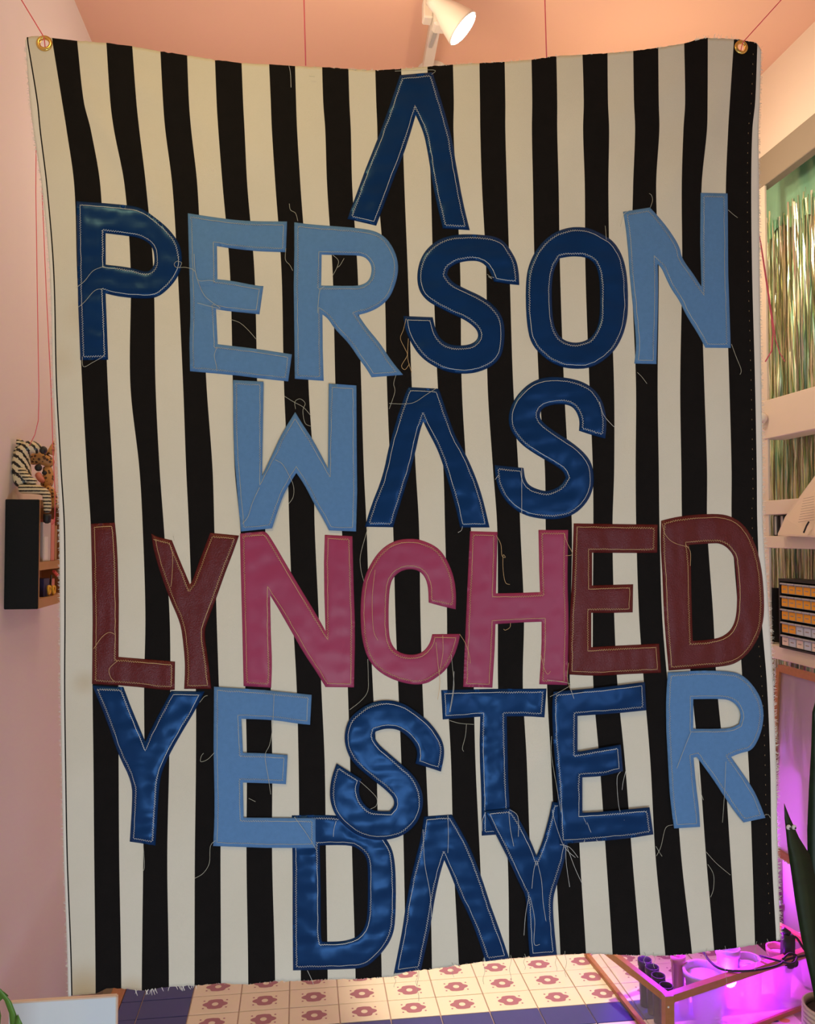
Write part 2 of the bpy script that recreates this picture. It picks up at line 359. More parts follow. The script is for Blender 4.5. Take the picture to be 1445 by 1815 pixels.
# ------------------------------------------------------------------ the banner
BY = 1.67
ROWS = [75, 180, 230, 330, 480, 680, 830, 935, 1090, 1215, 1350, 1520, 1690]
K = [
[93,137,188.5,234,283.6,331,380,427,475.5,522,570,616.5,664,710,757,802,849.5,894,941.7,986,1032,1077,1122.5,1167,1213,1255,1301,1343],
[110,148.6,195.5,241.8,289,335,384,431,480,525,573,619.5,667,713,759,804.6,851,896,943.6,988,1035,1078,1124,1168,1214.7,1254.6,1294,1339],
[118,161,202,247,293,339,387,433.6,482,526.8,576.6,622,669,714,760,804,851.5,896,943,988,1033.8,1080,1126,1169,1211.7,1253.5,1291,1334],
[131.7,178,221,259,305.6,350,394.8,438.6,488.4,532.8,580,624.5,670,717,764,809,854.5,898.8,945,990.5,1036.8,1078.7,1122.5,1163.4,1208.7,1244,1287,1332],
[136.5,184,231.6,272,315,357,407.6,451,499,543,589.6,634,681,723,768,816,862,903.5,948,993,1038,1081,1120,1168,1209.5,1243,1287,1333.5],
[145.6,191,231,275.7,324.5,366,412.7,456,503.4,547,594.6,640.4,686,730,776,818.6,864.4,909.8,955.6,1000,1045,1088.6,1127.5,1166,1206,1248.6,1293,1338.8],
[154,199.4,247,283,330,376.8,416,459,510,556,600,645,692,737,786,827,874,919,966,1008,1051,1089,1127,1168,1208,1253.6,1297,1341.7],
[161,204,253,290.6,335,380,426,470,513,558,606,650,697,743,789,834.8,881.5,922.5,967.5,1014,1052,1086,1128,1169.4,1209.6,1254,1297.6,1343],
[164,210,257.7,300.6,341,384,432,478,519,565,612,655,701,745.5,792.5,839,882.7,929,971,1012,1051,1089,1133,1174,1218,1264.5,1309,1350],
[164,210,255.5,302,347,388,434.8,480,525.8,569.6,616.5,661,706,749,793,840,883,927,970,1010.5,1052,1095,1142,1184,1226,1271,1317,1360],
[165.6,210.4,256,300,347.4,392,437.6,482.7,529.3,575.6,620.7,667.5,711.5,755,799.7,843,888,934,977,1021,1063,1108,1153,1196,1239.5,1284,1327,1365.5],
[167,211.4,254,296.6,345.4,391,437,482.5,531,578,624.5,671,716,762,804,851,900,940,985,1028.5,1074.7,1121,1162.4,1208,1252,1295.4,1333.8,1368.7],
[169,214.4,251.8,299,345,391.8,439.6,487,533,580.6,629.5,676,719,765.5,812.5,858,902.7,946,993.5,1039,1086,1135,1179.3,1227,1266.5,1307,1339,1377.6]]
L0 = [45,53,59,74,88,94,102,105,106,107,109,113,119]
L1 = [48,65,70,82,94,99,107,113,114,113.5,115,118,124.5]
R1 = [1350,1347,1345,1346,1347,1350,1352,1353,1364,1371,1376,1379,1384]
BND = [[L0[r], L1[r], L1[r]+2.4]+K[r]+[R1[r]] for r in range(13)]
ROWS.append(1770); BND.append([a+(a-b)*80/170*0.6 for a, b in zip(BND[-1], BND[-2])])
TOP = [(45,74),(50,66),(60,63.5),(80,65),(93,67),(136,72),(189,76),(236,82),(284,91),(331,98),(381,106),(428,112),(476,114),(522,117),(571,119),(617,122),(664,124.5),(710,122),(757,118),(804,114),(850,112),(896,109.5),(941,106),(988,99),(1033,97),(1078,94),(1123,90),(1167,84.5),(1213,77),(1245,68),(1257,67),(1300,69),(1335,74),(1343,78),(1350,88)]
BOT = [(119,1766),(125,1765),(169,1761),(192,1751),(213,1752),(252,1756),(299,1749),(345,1747),(392,1743),(440,1745),(487,1739),(520,1739),(582,1736),(630,1735.5),(674,1732.6),(697,1731),(725,1721),(767,1717.6),(812,1711),(860,1704),(902,1699),(940,1696),(987,1692.7),(1039,1690),(1090,1692),(1136,1694),(1184,1694),(1226,1691),(1268,1684.6),(1305,1680.6),(1340,1674.6),(1377,1667.4),(1384,1667)]
def bx(i, y):
    r = 0
    while r < len(ROWS)-2 and ROWS[r+1] < y: r += 1
    t = (y-ROWS[r])/(ROWS[r+1]-ROWS[r])
    if r == 0 and t < 0: return BND[0][i]+(BND[1][i]-BND[0][i])*t*0.3
    p0 = BND[max(r-1, 0)][i]; p1 = BND[r][i]; p2 = BND[r+1][i]; p3 = BND[min(r+2, len(BND)-1)][i]
    h0 = ROWS[max(r-1, 0)]; h1 = ROWS[r]; h2 = ROWS[r+1]; h3 = ROWS[min(r+2, len(ROWS)-1)]
    m1 = (p2-p0)/(h2-h0)*(h2-h1); m2 = (p3-p1)/(h3-h1)*(h2-h1)
    return (2*t**3-3*t*t+1)*p1+(t**3-2*t*t+t)*m1+(-2*t**3+3*t*t)*p2+(t**3-t*t)*m2
def gauss_line(x, y, ax, ay, bx_, by_, wd):   # ridge along a segment
    dx, dy = bx_-ax, by_-ay; L = dx*dx+dy*dy; t = max(0, min(1, ((x-ax)*dx+(y-ay)*dy)/L))
    d = math.hypot(x-ax-t*dx, y-ay-t*dy); return math.exp(-(d/wd)**2)*math.sin(PI*min(1, 0.15+0.85*t))
FOLDS = [(80,80,430,560,26,9),(80,80,260,420,20,-6),(95,70,560,330,24,5),(1315,90,1120,480,26,8),(1315,90,1240,520,16,-5),(1315,90,900,300,30,4),
         (545,900,500,1600,30,3),(900,1230,990,1330,16,-4),(980,1300,905,1440,12,4),(1060,640,1120,1000,30,5),(1120,620,1090,900,14,-5),(330,740,480,930,22,3),(600,560,760,690,14,3),(760,780,860,640,16,3),
         (1150,1300,1180,1690,24,5),(1240,1280,1260,1680,24,-5),(1330,1250,1340,1660,24,6)]
def depth(x, y):               # how far the cloth stands out towards the room, in metres
    v = (y-60)/1700.0
    d = 0.0035*math.sin(x/74.0+1.2*math.sin(y/310.0))*(0.25+v)+0.004*math.sin(x/190.0+y/520.0+0.7)
    d += 0.0035*noise.noise(Vector((x/130.0, y/420.0, 1.7)))+0.0022*noise.noise(Vector((x/50.0, y/90.0, 5.1)))
    for a, b, c, e, wd, amp in FOLDS: d += amp*0.00055*gauss_line(x, y, a, b, c, e, wd)
    return d
def on(x, y, off=0.0): return atY(x, y, BY-depth(x, y)-off)

ban = empty('banner', (0.05, BY, CZ-0.95), 'large black and cream striped cloth banner with blue and red sewn-on letters', 'banner')
NSUB = 7; NR = 270
cols = []; cmat = []
for i in range(len(BND[0])-1):
    n = {0: 2, 1: 1}.get(i, NSUB)
    if i == len(BND[0])-2: n = 3
    for k in range(n):
        cols.append((i, k/n)); cmat.append(0 if i == 0 else 1 if i == 1 else (3 if i == len(BND[0])-2 else (2 if i % 2 == 0 else 1)))
cols.append((len(BND[0])-1, 0))
cm_index = {0: 0, 1: 1, 2: 2, 3: 0}
vs = []; pxs = []
for r in range(NR+1):
    t = r/NR
    for (i, k) in cols:
        xt = bx(i, 90) if k == 0 else bx(i, 90)*(1-k)+bx(i+1, 90)*k
        xb = bx(i, 1720) if k == 0 else bx(i, 1720)*(1-k)+bx(i+1, 1720)*k
        yt = lerp_tab(TOP, xt)+1.6*noise.noise(Vector((xt/6.0, 0, 3))); yb = lerp_tab(BOT, xb)+2.0*noise.noise(Vector((xb/6.0, 9, 3)))
        y = yt+(yb-yt)*t
        x = bx(i, y) if k == 0 else bx(i, y)*(1-k)+bx(i+1, y)*k
        pxs.append((x, y)); vs.append(on(x, y))
fs = []; mi = []
nc = len(cols)
EYE = [(79, 77), (1314, 84)]
for r in range(NR):
    for c in range(nc-1):
        q = (r*nc+c, (r+1)*nc+c, (r+1)*nc+c+1, r*nc+c+1)
        cx = sum(pxs[a][0] for a in q)/4; cy = sum(pxs[a][1] for a in q)/4
        if any(math.hypot(cx-ex, cy-ey) < 9.5 for ex, ey in EYE): continue
        fs.append(q); mi.append(cm_index[cmat[c]])
cl = mesh('cloth', vs, fs, [M['fringe'], M['black'], M['cream']], ban, True, mi)
sm = cl.modifiers.new('thickness', 'SOLIDIFY'); sm.thickness = 0.0008; sm.offset = -1
# brass eyelets
for (ex, ey), nm in zip(EYE, ('left', 'right')):
    c = on(ex, ey); g = G()
    g.lathe([(0.0082, 0.0), (0.0088, 0.0025), (0.0112, 0.0036), (0.0142, 0.0028), (0.0158, 0.0008), (0.0158, -0.002), (0.0082, -0.0022), (0.0082, 0.0)], c, (0, -1, 0), 32, caps=False)
    g.out('eyelet', M['brass'], ban, True)['label'] = 'brass eyelet in the top %s corner' % nm
# frayed cotton along the edges
g = G()
def hair(x, y, dx, dy, r=0.00035, off=0.0006):
    a = on(x, y, off); m_ = on(x+dx*0.5+random.uniform(-1, 1), y+dy*0.5+random.uniform(-1.5, 1.5), off+0.001); b = on(x+dx, y+dy, off+random.uniform(-0.002, 0.002))
    g.tube([a, m_, b], [r, r, r*0.5], 3)
for k in range(900):
    y = random.uniform(80, 1760); hair(bx(0, y)+1, y, -random.uniform(2, 5.5), random.uniform(-3, 3))
for k in range(1300):
    y = random.uniform(85, 1665); hair(bx(len(BND[0])-1, y)-1, y, random.uniform(2, 8 if y > 700 else 5.5), random.uniform(-4, 4))
for k in range(130):
    x = random.uniform(560, 1345); y = lerp_tab(TOP, x); hair(x, y+1, random.uniform(-5, 5), -random.uniform(1, 5))
for k in range(26):
    x = random.uniform(1230, 1305); y = lerp_tab(TOP, x); hair(x, y+1, random.uniform(-5, 5), -random.uniform(3, 10))
for k in range(22):
    x = random.uniform(232, 348); y = lerp_tab(BOT, x); hair(x, y-1, random.uniform(-5, 5), random.uniform(5, 13), 0.0006)
for k in range(160):
    x = random.uniform(350, 1380); y = lerp_tab(BOT, x); hair(x, y-1, random.uniform(-4, 4), random.uniform(1, 4))
f = g.out('frayed_edge', M['fringe'], ban); tag(f, 'frayed white cotton edge', kind='stuff')
# small running stitches down the right hem
g = G()
for k in range(88):
    y = 95+k*17.5; x = bx(len(BND[0])-2, y)-(7 if y < 900 else 9)
    g.tube([on(x, y, 0.0009), on(x, y+2.2, 0.0009)], 0.00032, 4)
f = g.out('hem_stitch', M['st_y'], ban); tag(f, kind='stuff')

# ---- the letters
def px_of(o, s, pts): return [(o[0]+x/s, o[1]+y/s) for x, y in pts]
S1_ = 3.6125; S2_ = 4.014
LET = []   # (char, material, thread, layer, label, outer, holes)
def LT(ch, m, th, layer, where, outer, holes=()): LET.append((ch, m, th, layer, where, outer, list(holes)))
c40 = (40, 340); c400 = (400, 340); c700 = (700, 340); c1000 = (1000, 320)
LT('A', 'navy', 'st_w', 0, 'in the top line', [(709,133),(767,128),(782,176),(802,246),(807,282),(821,360),(833,408),(785,405),(774,360),(767,325),(757,262),(750,232),(737,204),(727,238),(716,272),(700,312),(686,350),(667,400),(616,388),(626,360),(648,300),(671,242),(690,190)])
LT('P', 'navy', 'st_w', 0, 'starting the second line', px_of(c40, S1_, [(345,60),(520,72),(700,88),(770,108),(850,165),(930,230),(1000,320),(1022,400),(1018,490),(985,560),(930,625),(870,672),(800,685),(700,680),(600,668),(532,650),(540,850),(548,1075),(370,1078),(355,700),(350,400)]),
   [px_of(c40, S1_, [(532,265),(640,278),(740,292),(800,320),(835,360),(845,420),(843,470),(815,508),(780,512),(695,485),(533,466)])])
LT('E', 'denim', 'st_c', 0, 'in the second line', [(333,378),(400,388),(440,392),(509,392.6),(507,447),(450,445),(408,440),(384.6,436),(385.5,495),(408,497),(452.6,506),(467,507),(460,557),(400,551),(383,547.6),(386,610),(408,612.7),(454,618),(517.6,628),(511,676),(455,670),(411,664.4),(337,658),(335.6,603),(338,560),(334.8,450)])
LT('R', 'denim', 'st_c', 0, 'in the second line', px_of(c400, S1_, [(440,195),(540,208),(700,220),(850,232),(960,250),(1030,295),(1080,370),(1105,450),(1105,520),(1085,600),(1050,680),(990,735),(920,770),(850,788),(905,870),(990,970),(1060,1080),(1137,1172),(935,1187),(900,1130),(855,1070),(790,970),(700,880),(655,810),(620,785),(622,1000),(628,1210),(443,1197),(440,900),(436,600),(440,400)]),
   [px_of(c400, S1_, [(615,402),(760,405),(880,408),(925,450),(938,500),(920,570),(860,602),(760,602),(612,600)])])
LT('S', 'navy', 'st_w', 0, 'in the second line', px_of(c700, S1_, [(797,597),(795,520),(780,440),(740,370),(700,315),(640,285),(560,275),(440,270),(350,280),(270,310),(200,370),(160,440),(143,520),(145,590),(165,650),(210,700),(270,735),(360,780),(450,820),(510,865),(535,905),(530,945),(490,975),(430,985),(350,980),(290,940),(260,880),(243,803),(55,795),(65,880),(100,960),(150,1040),(220,1100),(320,1150),(420,1167),(520,1160),(620,1120),(680,1060),(700,980),(705,880),(690,800),(640,730),(560,670),(460,625),(370,580),(335,530),(345,490),(400,455),(480,440),(550,445),(600,490),(635,575),(740,592)]))
LT('O', 'navy', 'st_w', 0, 'in the second line', [(1032,402),(1007,403),(979.6,413),(954.7,435.5),(938,467),(932.5,495),(932,533.8),(934,575),(941,608.5),(963,633),(985,647),(1010,654),(1049,653),(1083,630),(1102,602),(1112,569),(1114,536),(1112,486),(1104,453),(1088.6,428),(1069,415.5),(1050,406)],
   [[(993,457.6),(1013,454),(1040.5,455.7),(1057,469),(1063,495),(1064,534),(1062.6,570),(1054,590.5),(1040.5,604),(1018,608.5),(996,601.6),(984,583.6),(979,556),(978,506),(982,478)]])
LT('N', 'denim', 'st_c', 0, 'ending the second line', px_of(c1000, S1_, [(378,200),(550,172),(600,225),(670,310),(740,420),(755,500),(830,600),(880,680),(872,400),(875,78),(1048,82),(1052,600),(1068,1072),(905,1070),(860,985),(780,860),(740,770),(690,700),(660,640),(625,560),(600,535),(605,700),(592,1175),(450,1172),(465,1050),(440,800),(420,600),(410,450),(395,300)]))
c380 = (380, 650); c740 = (740, 650)
LT('W', 'denim', 'st_c', 1, 'starting the third line', px_of(c380, S1_, [(120,85),(315,95),(305,700),(380,540),(430,430),(518,290),(560,360),(640,480),(728,650),(732,107),(910,120),(912,500),(915,800),(908,1055),(735,1048),(690,960),(640,880),(580,760),(525,680),(470,770),(430,850),(370,1035),(170,1055),(150,850),(130,600),(120,400)]))
LT('A', 'navy', 'st_w', 0, 'in the middle of the third line', [(724.6,686),(778,689),(798,747),(808,774.6),(823,799.5),(842,841),(856,882.5),(868,935),(816,935),(806.4,893.6),(795,855),(785.7,824.4),(774.6,794),(756.6,760.7),(750.5,747),(745,762),(735.7,805),(726,841),(712,885),(697,934.6),(647,933.7),(657,899),(679,843.8),(690,788),(704,741),(719,695.7)])
LT('S', 'navy', 'st_w', 0, 'ending the third line', px_of(c740, S1_, [(1203,460),(1215,360),(1195,240),(1150,160),(1080,105),(990,75),(880,63),(790,72),(710,110),(640,180),(600,250),(582,320),(590,390),(625,450),(680,510),(780,575),(880,630),(935,670),(950,710),(920,760),(850,795),(800,795),(720,765),(690,720),(680,648),(495,630),(500,720),(530,810),(590,890),(680,950),(790,975),(900,978),(1000,950),(1080,880),(1125,790),(1132,700),(1115,610),(1060,540),(970,470),(880,415),(800,355),(780,310),(800,265),(870,240),(960,240),(1010,270),(1040,340),(1035,410),(1110,435)]))
c100 = (100, 900); d400 = (400, 900); d700 = (700, 900); d1000 = (1000, 880)
LT('L', 'oxblood', 'st_y', 0, 'starting the fourth line', px_of(c100, S1_, [(220,103),(375,95),(390,250),(400,600),(398,955),(560,968),(760,985),(758,1165),(720,1170),(450,1140),(228,1128),(232,700),(225,300)]))
LT('Y', 'oxblood', 'st_y', 0, 'in the fourth line', px_of(c100, S1_, [(608,165),(640,185),(740,208),(780,310),(855,490),(870,470),(920,330),(985,160),(1170,178),(1130,290),(1080,420),(1020,590),(970,720),(945,800),(970,960),(993,1160),(818,1160),(825,1000),(810,850),(795,740),(720,570),(660,400),(620,260)]))
LT('N', 'pink', 'st_y', 0, 'in the fourth line', px_of(d400, S1_, [(92,165),(230,150),(262,155),(300,210),(370,330),(440,450),(500,550),(580,680),(640,790),(632,550),(630,350),(635,173),(812,182),(820,500),(830,800),(822,1150),(640,1148),(580,1050),(500,930),(420,790),(340,650),(285,560),(290,800),(298,1000),(292,1152),(115,1142),(105,700),(97,400)]))
LT('C', 'pink', 'st_y', 0, 'in the fourth line', [(729,954.5),(704.5,956.7),(682,968),(663,988.6),(646,1022),(640,1055),(639,1099),(642,1135),(652,1168.5),(671,1190.7),(699,1206),(732,1214),(755,1212),(769,1204.5),(791,1188),(805,1163),(812,1143.6),(816,1123.7),(766.4,1124),(762,1141),(750,1156),(732,1161.6),(707,1157.4),(693,1141),(689,1116),(689,1066),(692,1033),(702,1017.6),(718,1009),(737.7,1009),(751.6,1019),(759,1038),(760,1068),(785,1075),(808,1080),(809,1049.5),(804,1019),(791,988.6),(775,969),(747,956.7)])
LT('H', 'pink', 'st_y', 0, 'in the fourth line', px_of(d700, S1_, [(482,150),(658,155),(652,400),(648,548),(800,545),(930,540),(925,400),(920,142),(1110,142),(1105,500),(1115,700),(1105,1135),(925,1130),(940,900),(940,730),(800,735),(645,745),(640,900),(625,1152),(438,1147),(450,850),(465,500)]))
LT('E', 'oxblood', 'st_y', 0, 'in the fourth line', px_of(d1000, S1_, [(62,172),(300,176),(600,180),(597,360),(470,362),(180,360),(180,570),(330,565),(443,562),(440,742),(320,745),(175,745),(175,965),(340,955),(610,942),(622,1128),(400,1138),(200,1150),(30,1140),(30,900),(50,550)]))
LT('D', 'oxblood', 'st_y', 0, 'ending the fourth line', px_of(d1000, S1_, [(622,155),(720,130),(850,115),(1010,110),(1100,140),(1170,200),(1225,300),(1265,450),(1280,600),(1283,760),(1260,870),(1210,970),(1140,1045),(1060,1085),(900,1098),(670,1115),(655,950),(640,760),(630,500),(618,300)]),
   [px_of(d1000, S1_, [(800,310),(945,300),(1000,300),(1050,330),(1090,385),(1100,470),(1110,620),(1105,760),(1080,840),(1030,890),(960,915),(825,925),(822,850),(815,600),(812,400)])])
e140 = (140, 1190); e500 = (500, 1190); e760 = (760, 1190); e1000 = (1000, 1170)
LT('Y', 'navy', 'st_w', 0, 'starting the fifth line', px_of(e140, S1_, [(85,90),(285,100),(330,220),(425,450),(470,350),(590,125),(805,128),(750,240),(660,390),(580,530),(520,670),(510,800),(490,1115),(325,1090),(340,850),(340,710),(250,530),(180,320)]))
LT('E', 'denim', 'st_c', 1, 'in the fifth line', [(379.4,1217),(470,1223),(552.6,1231.5),(549.8,1284.7),(527.7,1282.7),(486,1276),(428,1274),(430.7,1334),(470,1335),(510,1338),(507,1390),(486,1388.8),(430.7,1387),(432,1449),(500,1449.5),(559.5,1449.7),(559.5,1502.8),(472,1502.8),(378,1499.5),(380.8,1439),(378.6,1328)])
LT('S', 'navy', 'st_w', 1, 'in the fifth line', px_of(e500, S1_, [(1018,642),(1040,540),(1035,460),(990,380),(930,310),(850,250),(780,205),(700,183),(600,188),(510,230),(430,300),(402,380),(400,460),(430,550),(490,620),(590,700),(660,755),(715,810),(720,860),(690,895),(600,895),(540,870),(500,810),(490,750),(510,690),(430,640),(350,590),(320,670),(305,760),(310,840),(340,920),(400,990),(480,1050),(580,1080),(680,1080),(780,1050),(860,980),(900,890),(905,800),(880,720),(830,650),(760,590),(690,530),(620,470),(590,420),(600,385),(660,365),(740,370),(800,410),(845,460),(870,520),(855,590),(920,610)]))
LT('T', 'navy', 'st_w', 0, 'in the fifth line', px_of(e760, S1_, [(80,120),(400,112),(755,110),(742,295),(620,287),(500,288),(510,700),(520,880),(520,1040),(340,1052),(337,800),(325,500),(330,290),(90,308)]))
LT('E', 'navy', 'st_w', 2, 'in the fifth line', [(981.5,1226),(1060,1219),(1143.4,1208.8),(1146,1259),(1103,1263.4),(1024,1269),(1024,1332.6),(1064.5,1325.6),(1100.5,1319.5),(1104.6,1367),(1068.6,1376),(1032.7,1378),(1032.7,1440.5),(1070,1438.6),(1151.7,1430.8),(1158.6,1479),(1106,1487.6),(992.5,1496),(989.8,1439),(987,1383.8),(980,1300.7),(978.7,1245)])
LT('R', 'denim', 'st_c', 1, 'ending the fifth line', px_of(e1000, S1_, [(665,78),(900,65),(1080,72),(1150,100),(1210,160),(1260,240),(1280,330),(1272,430),(1240,520),(1200,580),(1130,595),(1070,620),(1120,690),(1190,790),(1240,880),(1290,1010),(1150,1040),(1100,980),(1030,880),(960,770),(880,660),(850,620),(830,625),(845,800),(865,950),(872,1068),(705,1078),(680,900),(668,700),(655,450),(652,250)]),
   [px_of(e1000, S1_, [(828,250),(1000,248),(1060,255),(1110,290),(1135,350),(1120,410),(1070,435),(980,440),(828,440)])])
f500 = (500, 1400); f800 = (800, 1400)
LT('D', 'navy', 'st_w', 0, 'starting the bottom line', px_of(f500, S2_, [(70,182),(240,178),(390,180),(560,215),(680,280),(760,370),(800,470),(812,650),(808,950),(780,1060),(720,1150),(640,1230),(580,1265),(500,1275),(78,1285),(75,900),(75,600),(72,300)]),
   [px_of(f500, S2_, [(268,395),(490,392),(560,430),(600,480),(612,560),(610,850),(600,940),(570,1010),(520,1055),(420,1080),(285,1080),(275,1040),(275,700)])])
LT('A', 'navy', 'st_w', 0, 'in the middle of the bottom line', [(751.6,1447),(801,1443.6),(819,1474.7),(836,1507),(853.8,1554.5),(869.8,1604),(887,1651.6),(903,1699),(861,1704.4),(847,1661.6),(832,1624),(812,1584),(799,1549.5),(787.7,1524.6),(780,1549.5),(771.5,1589),(764,1636.7),(756.6,1674),(746.6,1719),(698,1726),(706.8,1681.5),(714,1644),(719,1606.8),(731.7,1539.5),(745,1492)])
LT('Y', 'navy', 'st_w', 1, 'ending the bottom line', px_of(f800, S2_, [(236,150),(420,130),(475,190),(560,350),(608,470),(650,370),(700,180),(718,85),(870,100),(850,250),(830,390),(800,530),(750,680),(722,780),(730,950),(752,1175),(560,1190),(545,1050),(535,760),(490,680),(420,520),(320,325),(270,220)]))

def smooth_poly(P_, it=2):
    for _ in range(it):
        out = []; n = len(P_)
        for i in range(n):
            a, b, c = P_[i-1], P_[i], P_[(i+1) % n]
            v1 = (b[0]-a[0], b[1]-a[1]); v2 = (c[0]-b[0], c[1]-b[1])
            ang = abs(math.atan2(v1[0]*v2[1]-v1[1]*v2[0], v1[0]*v2[0]+v1[1]*v2[1]))
            if 0.04 < ang < 0.85: out += [(b[0]-v1[0]*0.25, b[1]-v1[1]*0.25), (b[0]+v2[0]*0.25, b[1]+v2[1]*0.25)]
            else: out.append(b)
        P_ = out
    return P_
def resample(P_, step, closed=True):
    out = []; n = len(P_)
    for i in range(n if closed else n-1):
        a, b = P_[i], P_[(i+1) % n]; L = math.hypot(b[0]-a[0], b[1]-a[1]); k = max(1, int(round(L/step)))
        for j in range(k): out.append((a[0]+(b[0]-a[0])*j/k, a[1]+(b[1]-a[1])*j/k))
    if not closed: out.append(P_[-1])
    return out
def inside(x, y, polys):
    c = False
    for P_ in polys:
        j = len(P_)-1
        for i in range(len(P_)):
            a, b = P_[i], P_[j]
            if (a[1] > y) != (b[1] > y) and x < (b[0]-a[0])*(y-a[1])/(b[1]-a[1])+a[0]: c = not c
            j = i
    return c
def area(P_): return 0.5*sum(P_[i-1][0]*P_[i][1]-P_[i][0]*P_[i-1][1] for i in range(len(P_)))
def inset(P_, d, hole):
    if (area(P_) > 0) == hole: P_ = P_[::-1]
    out = []; n = len(P_)
    for i in range(n):
        a, b, c = P_[i-1], P_[i], P_[(i+1) % n]
        t1 = Vector((b[0]-a[0], b[1]-a[1])); t2 = Vector((c[0]-b[0], c[1]-b[1]))
        if t1.length < 1e-6 or t2.length < 1e-6: continue
        t1.normalize(); t2.normalize(); n1 = Vector((-t1.y, t1.x)); n2 = Vector((-t2.y, t2.x)); m_ = n1+n2
        if m_.length < 0.3: m_ = n1*1.0
        m_.normalize(); k = min(2.6, 1/max(0.35, m_.dot(n1)))
        out.append((b[0]+m_.x*d*k, b[1]+m_.y*d*k))
    return out
def seg_dist(x, y, segs):
    best = 1e9
    for ax, ay, dx, dy, L in segs:
        t = ((x-ax)*dx+(y-ay)*dy)/L; t = 0 if t < 0 else 1 if t > 1 else t
        u = x-ax-t*dx; v = y-ay-t*dy; q = u*u+v*v
        if q < best: best = q
    return math.sqrt(best)
WR = {'navy': 0.0030, 'denim': 0.0008, 'pink': 0.0026, 'oxblood': 0.0040}
def wr(m, x, y):
    a = WR[m]
    if m == 'oxblood': return a*noise.noise(Vector((x/17.0, y/75.0, 2.2)))+0.4*a*noise.noise(Vector((x/11.0, y/21.0, 8.1)))
    if m == 'navy': return a*noise.noise(Vector((x/52.0+y/110.0, y/21.0, 2.2)))+0.35*a*noise.noise(Vector((x/14.0, y/16.0, 8.1)))
    return a*noise.noise(Vector((x/34.0, y/26.0, 2.2)))+0.4*a*noise.noise(Vector((x/14.0, y/18.0, 8.1)))
CN = {'navy': 'navy blue vinyl', 'denim': 'light blue canvas', 'pink': 'raspberry pink vinyl', 'oxblood': 'dark oxblood leather'}
for ch, m, th, layer, where, outer, holes in LET:
    base = 0.0005+0.0034*layer
    above = [q[5] for q in LET if q[3] > layer and q[5] is not outer]
    def wq(x, y):
        if not above or not any(min(p[0] for p in a)-8 < x < max(p[0] for p in a)+8 and (inside(x, y, [a]) or inside(x+7, y, [a]) or inside(x-7, y, [a]) or inside(x, y+7, [a]) or inside(x, y-7, [a])) for a in above): return 1.0
        return 0.0
    po = smooth_poly(outer); ph = [smooth_poly(h) for h in holes]
    loops = [resample(q, 6.5) for q in [po]+ph]
    segs = []
    for q in [po]+ph:
        for i in range(len(q)):
            a, b = q[i-1], q[i]; dx, dy = b[0]-a[0], b[1]-a[1]; L = dx*dx+dy*dy
            if L > 1e-9: segs.append((a[0], a[1], dx, dy, L))
    V2 = []; E2 = []
    for q in loops:
        n0 = len(V2); V2 += [Vector(p) for p in q]; E2 += [(n0+i, n0+(i+1) % len(q)) for i in range(len(q))]
    nb = len(V2)
    x0 = min(p[0] for p in po); x1 = max(p[0] for p in po); y0 = min(p[1] for p in po); y1 = max(p[1] for p in po)
    yy = y0+3; row = 0
    dist = {}
    while yy < y1:
        xx = x0+2+(3.5 if row % 2 else 0)
        while xx < x1:
            if inside(xx, yy, [po]+ph):
                d = seg_dist(xx, yy, segs)
                if d > 2.6: V2.append(Vector((xx, yy)))
            xx += 7
        yy += 6; row += 1
    # a ring of points just inside the cut edge gives the edge its thickness
    res = delaunay_2d_cdt(V2, E2, [], 0, 1e-5)
    rv, re_, rf = res[0], res[1], res[2]
    vs = []
    for p in rv:
        d = seg_dist(p.x, p.y, segs); puff = min(1.0, d/3.0)
        vs.append(on(p.x, p.y, base+0.0013*puff+(wr(m, p.x, p.y)+WR[m]*0.6)*min(1, d/10.0)*wq(p.x, p.y)))
    fs = []
    for f_ in rf:
        cx = sum(rv[i].x for i in f_)/3; cy = sum(rv[i].y for i in f_)/3
        if inside(cx, cy, loops):
            a, b, c = (rv[i] for i in f_[:3])
            f2 = list(f_)
            if (b.x-a.x)*(c.y-a.y)-(b.y-a.y)*(c.x-a.x) > 0: f2.reverse()
            fs.append(f2)
    # side skirt down to the cloth
    cnt = {}
    for f2 in fs:
        for i in range(len(f2)):
            e = (f2[i], f2[(i+1) % len(f2)]); cnt[e] = 1
    bk = {}
    for (a, b) in list(cnt):
        if (b, a) not in cnt:
            for q in (a, b):
                if q not in bk: bk[q] = len(vs); vs.append(on(rv[q].x, rv[q].y, max(0.0, base-0.0022)))
            fs.append([b, a, bk[a], bk[b]])
    lo = mesh('letter', vs, fs, M[m], ban, True); lo['label'] = '%s letter %s %s' % (CN[m], ch, where)
    # zigzag stitching a little inside the cut edge
    g = G()
    for k, q in enumerate([outer]+holes):
        ins = inset(smooth_poly(q, 1), 6.4 if k == 0 else 5.4, k > 0)
        rs = resample(ins, 2.1); n = len(rs); pts = []
        sgn = 1
        for i in range(n):
            a, b, c = rs[i-1], rs[i], rs[(i+1) % n]
            t = Vector((c[0]-a[0], c[1]-a[1]))
            if t.length < 1e-6: continue
            t.normalize(); sgn = -sgn
            z = noise.noise(Vector((b[0]/45.0, b[1]/45.0, 4.4+k)))
            amp = max(0.15, min(1.35, 0.75+3.0*z)); wob = 0.9*noise.noise(Vector((b[0]/18.0, b[1]/18.0, 9.0)))
            x = b[0]-t.y*(sgn*amp+wob); y = b[1]+t.x*(sgn*amp+wob)
            pts.append(on(x, y, base+0.0019+(wr(m, x, y)*0.7+WR[m]*0.45)*wq(x, y)))
        g.tube(pts, 0.0006 if m != 'denim' else 0.00055, 3, closed=True)
    so = g.out('stitching', M[th], lo)
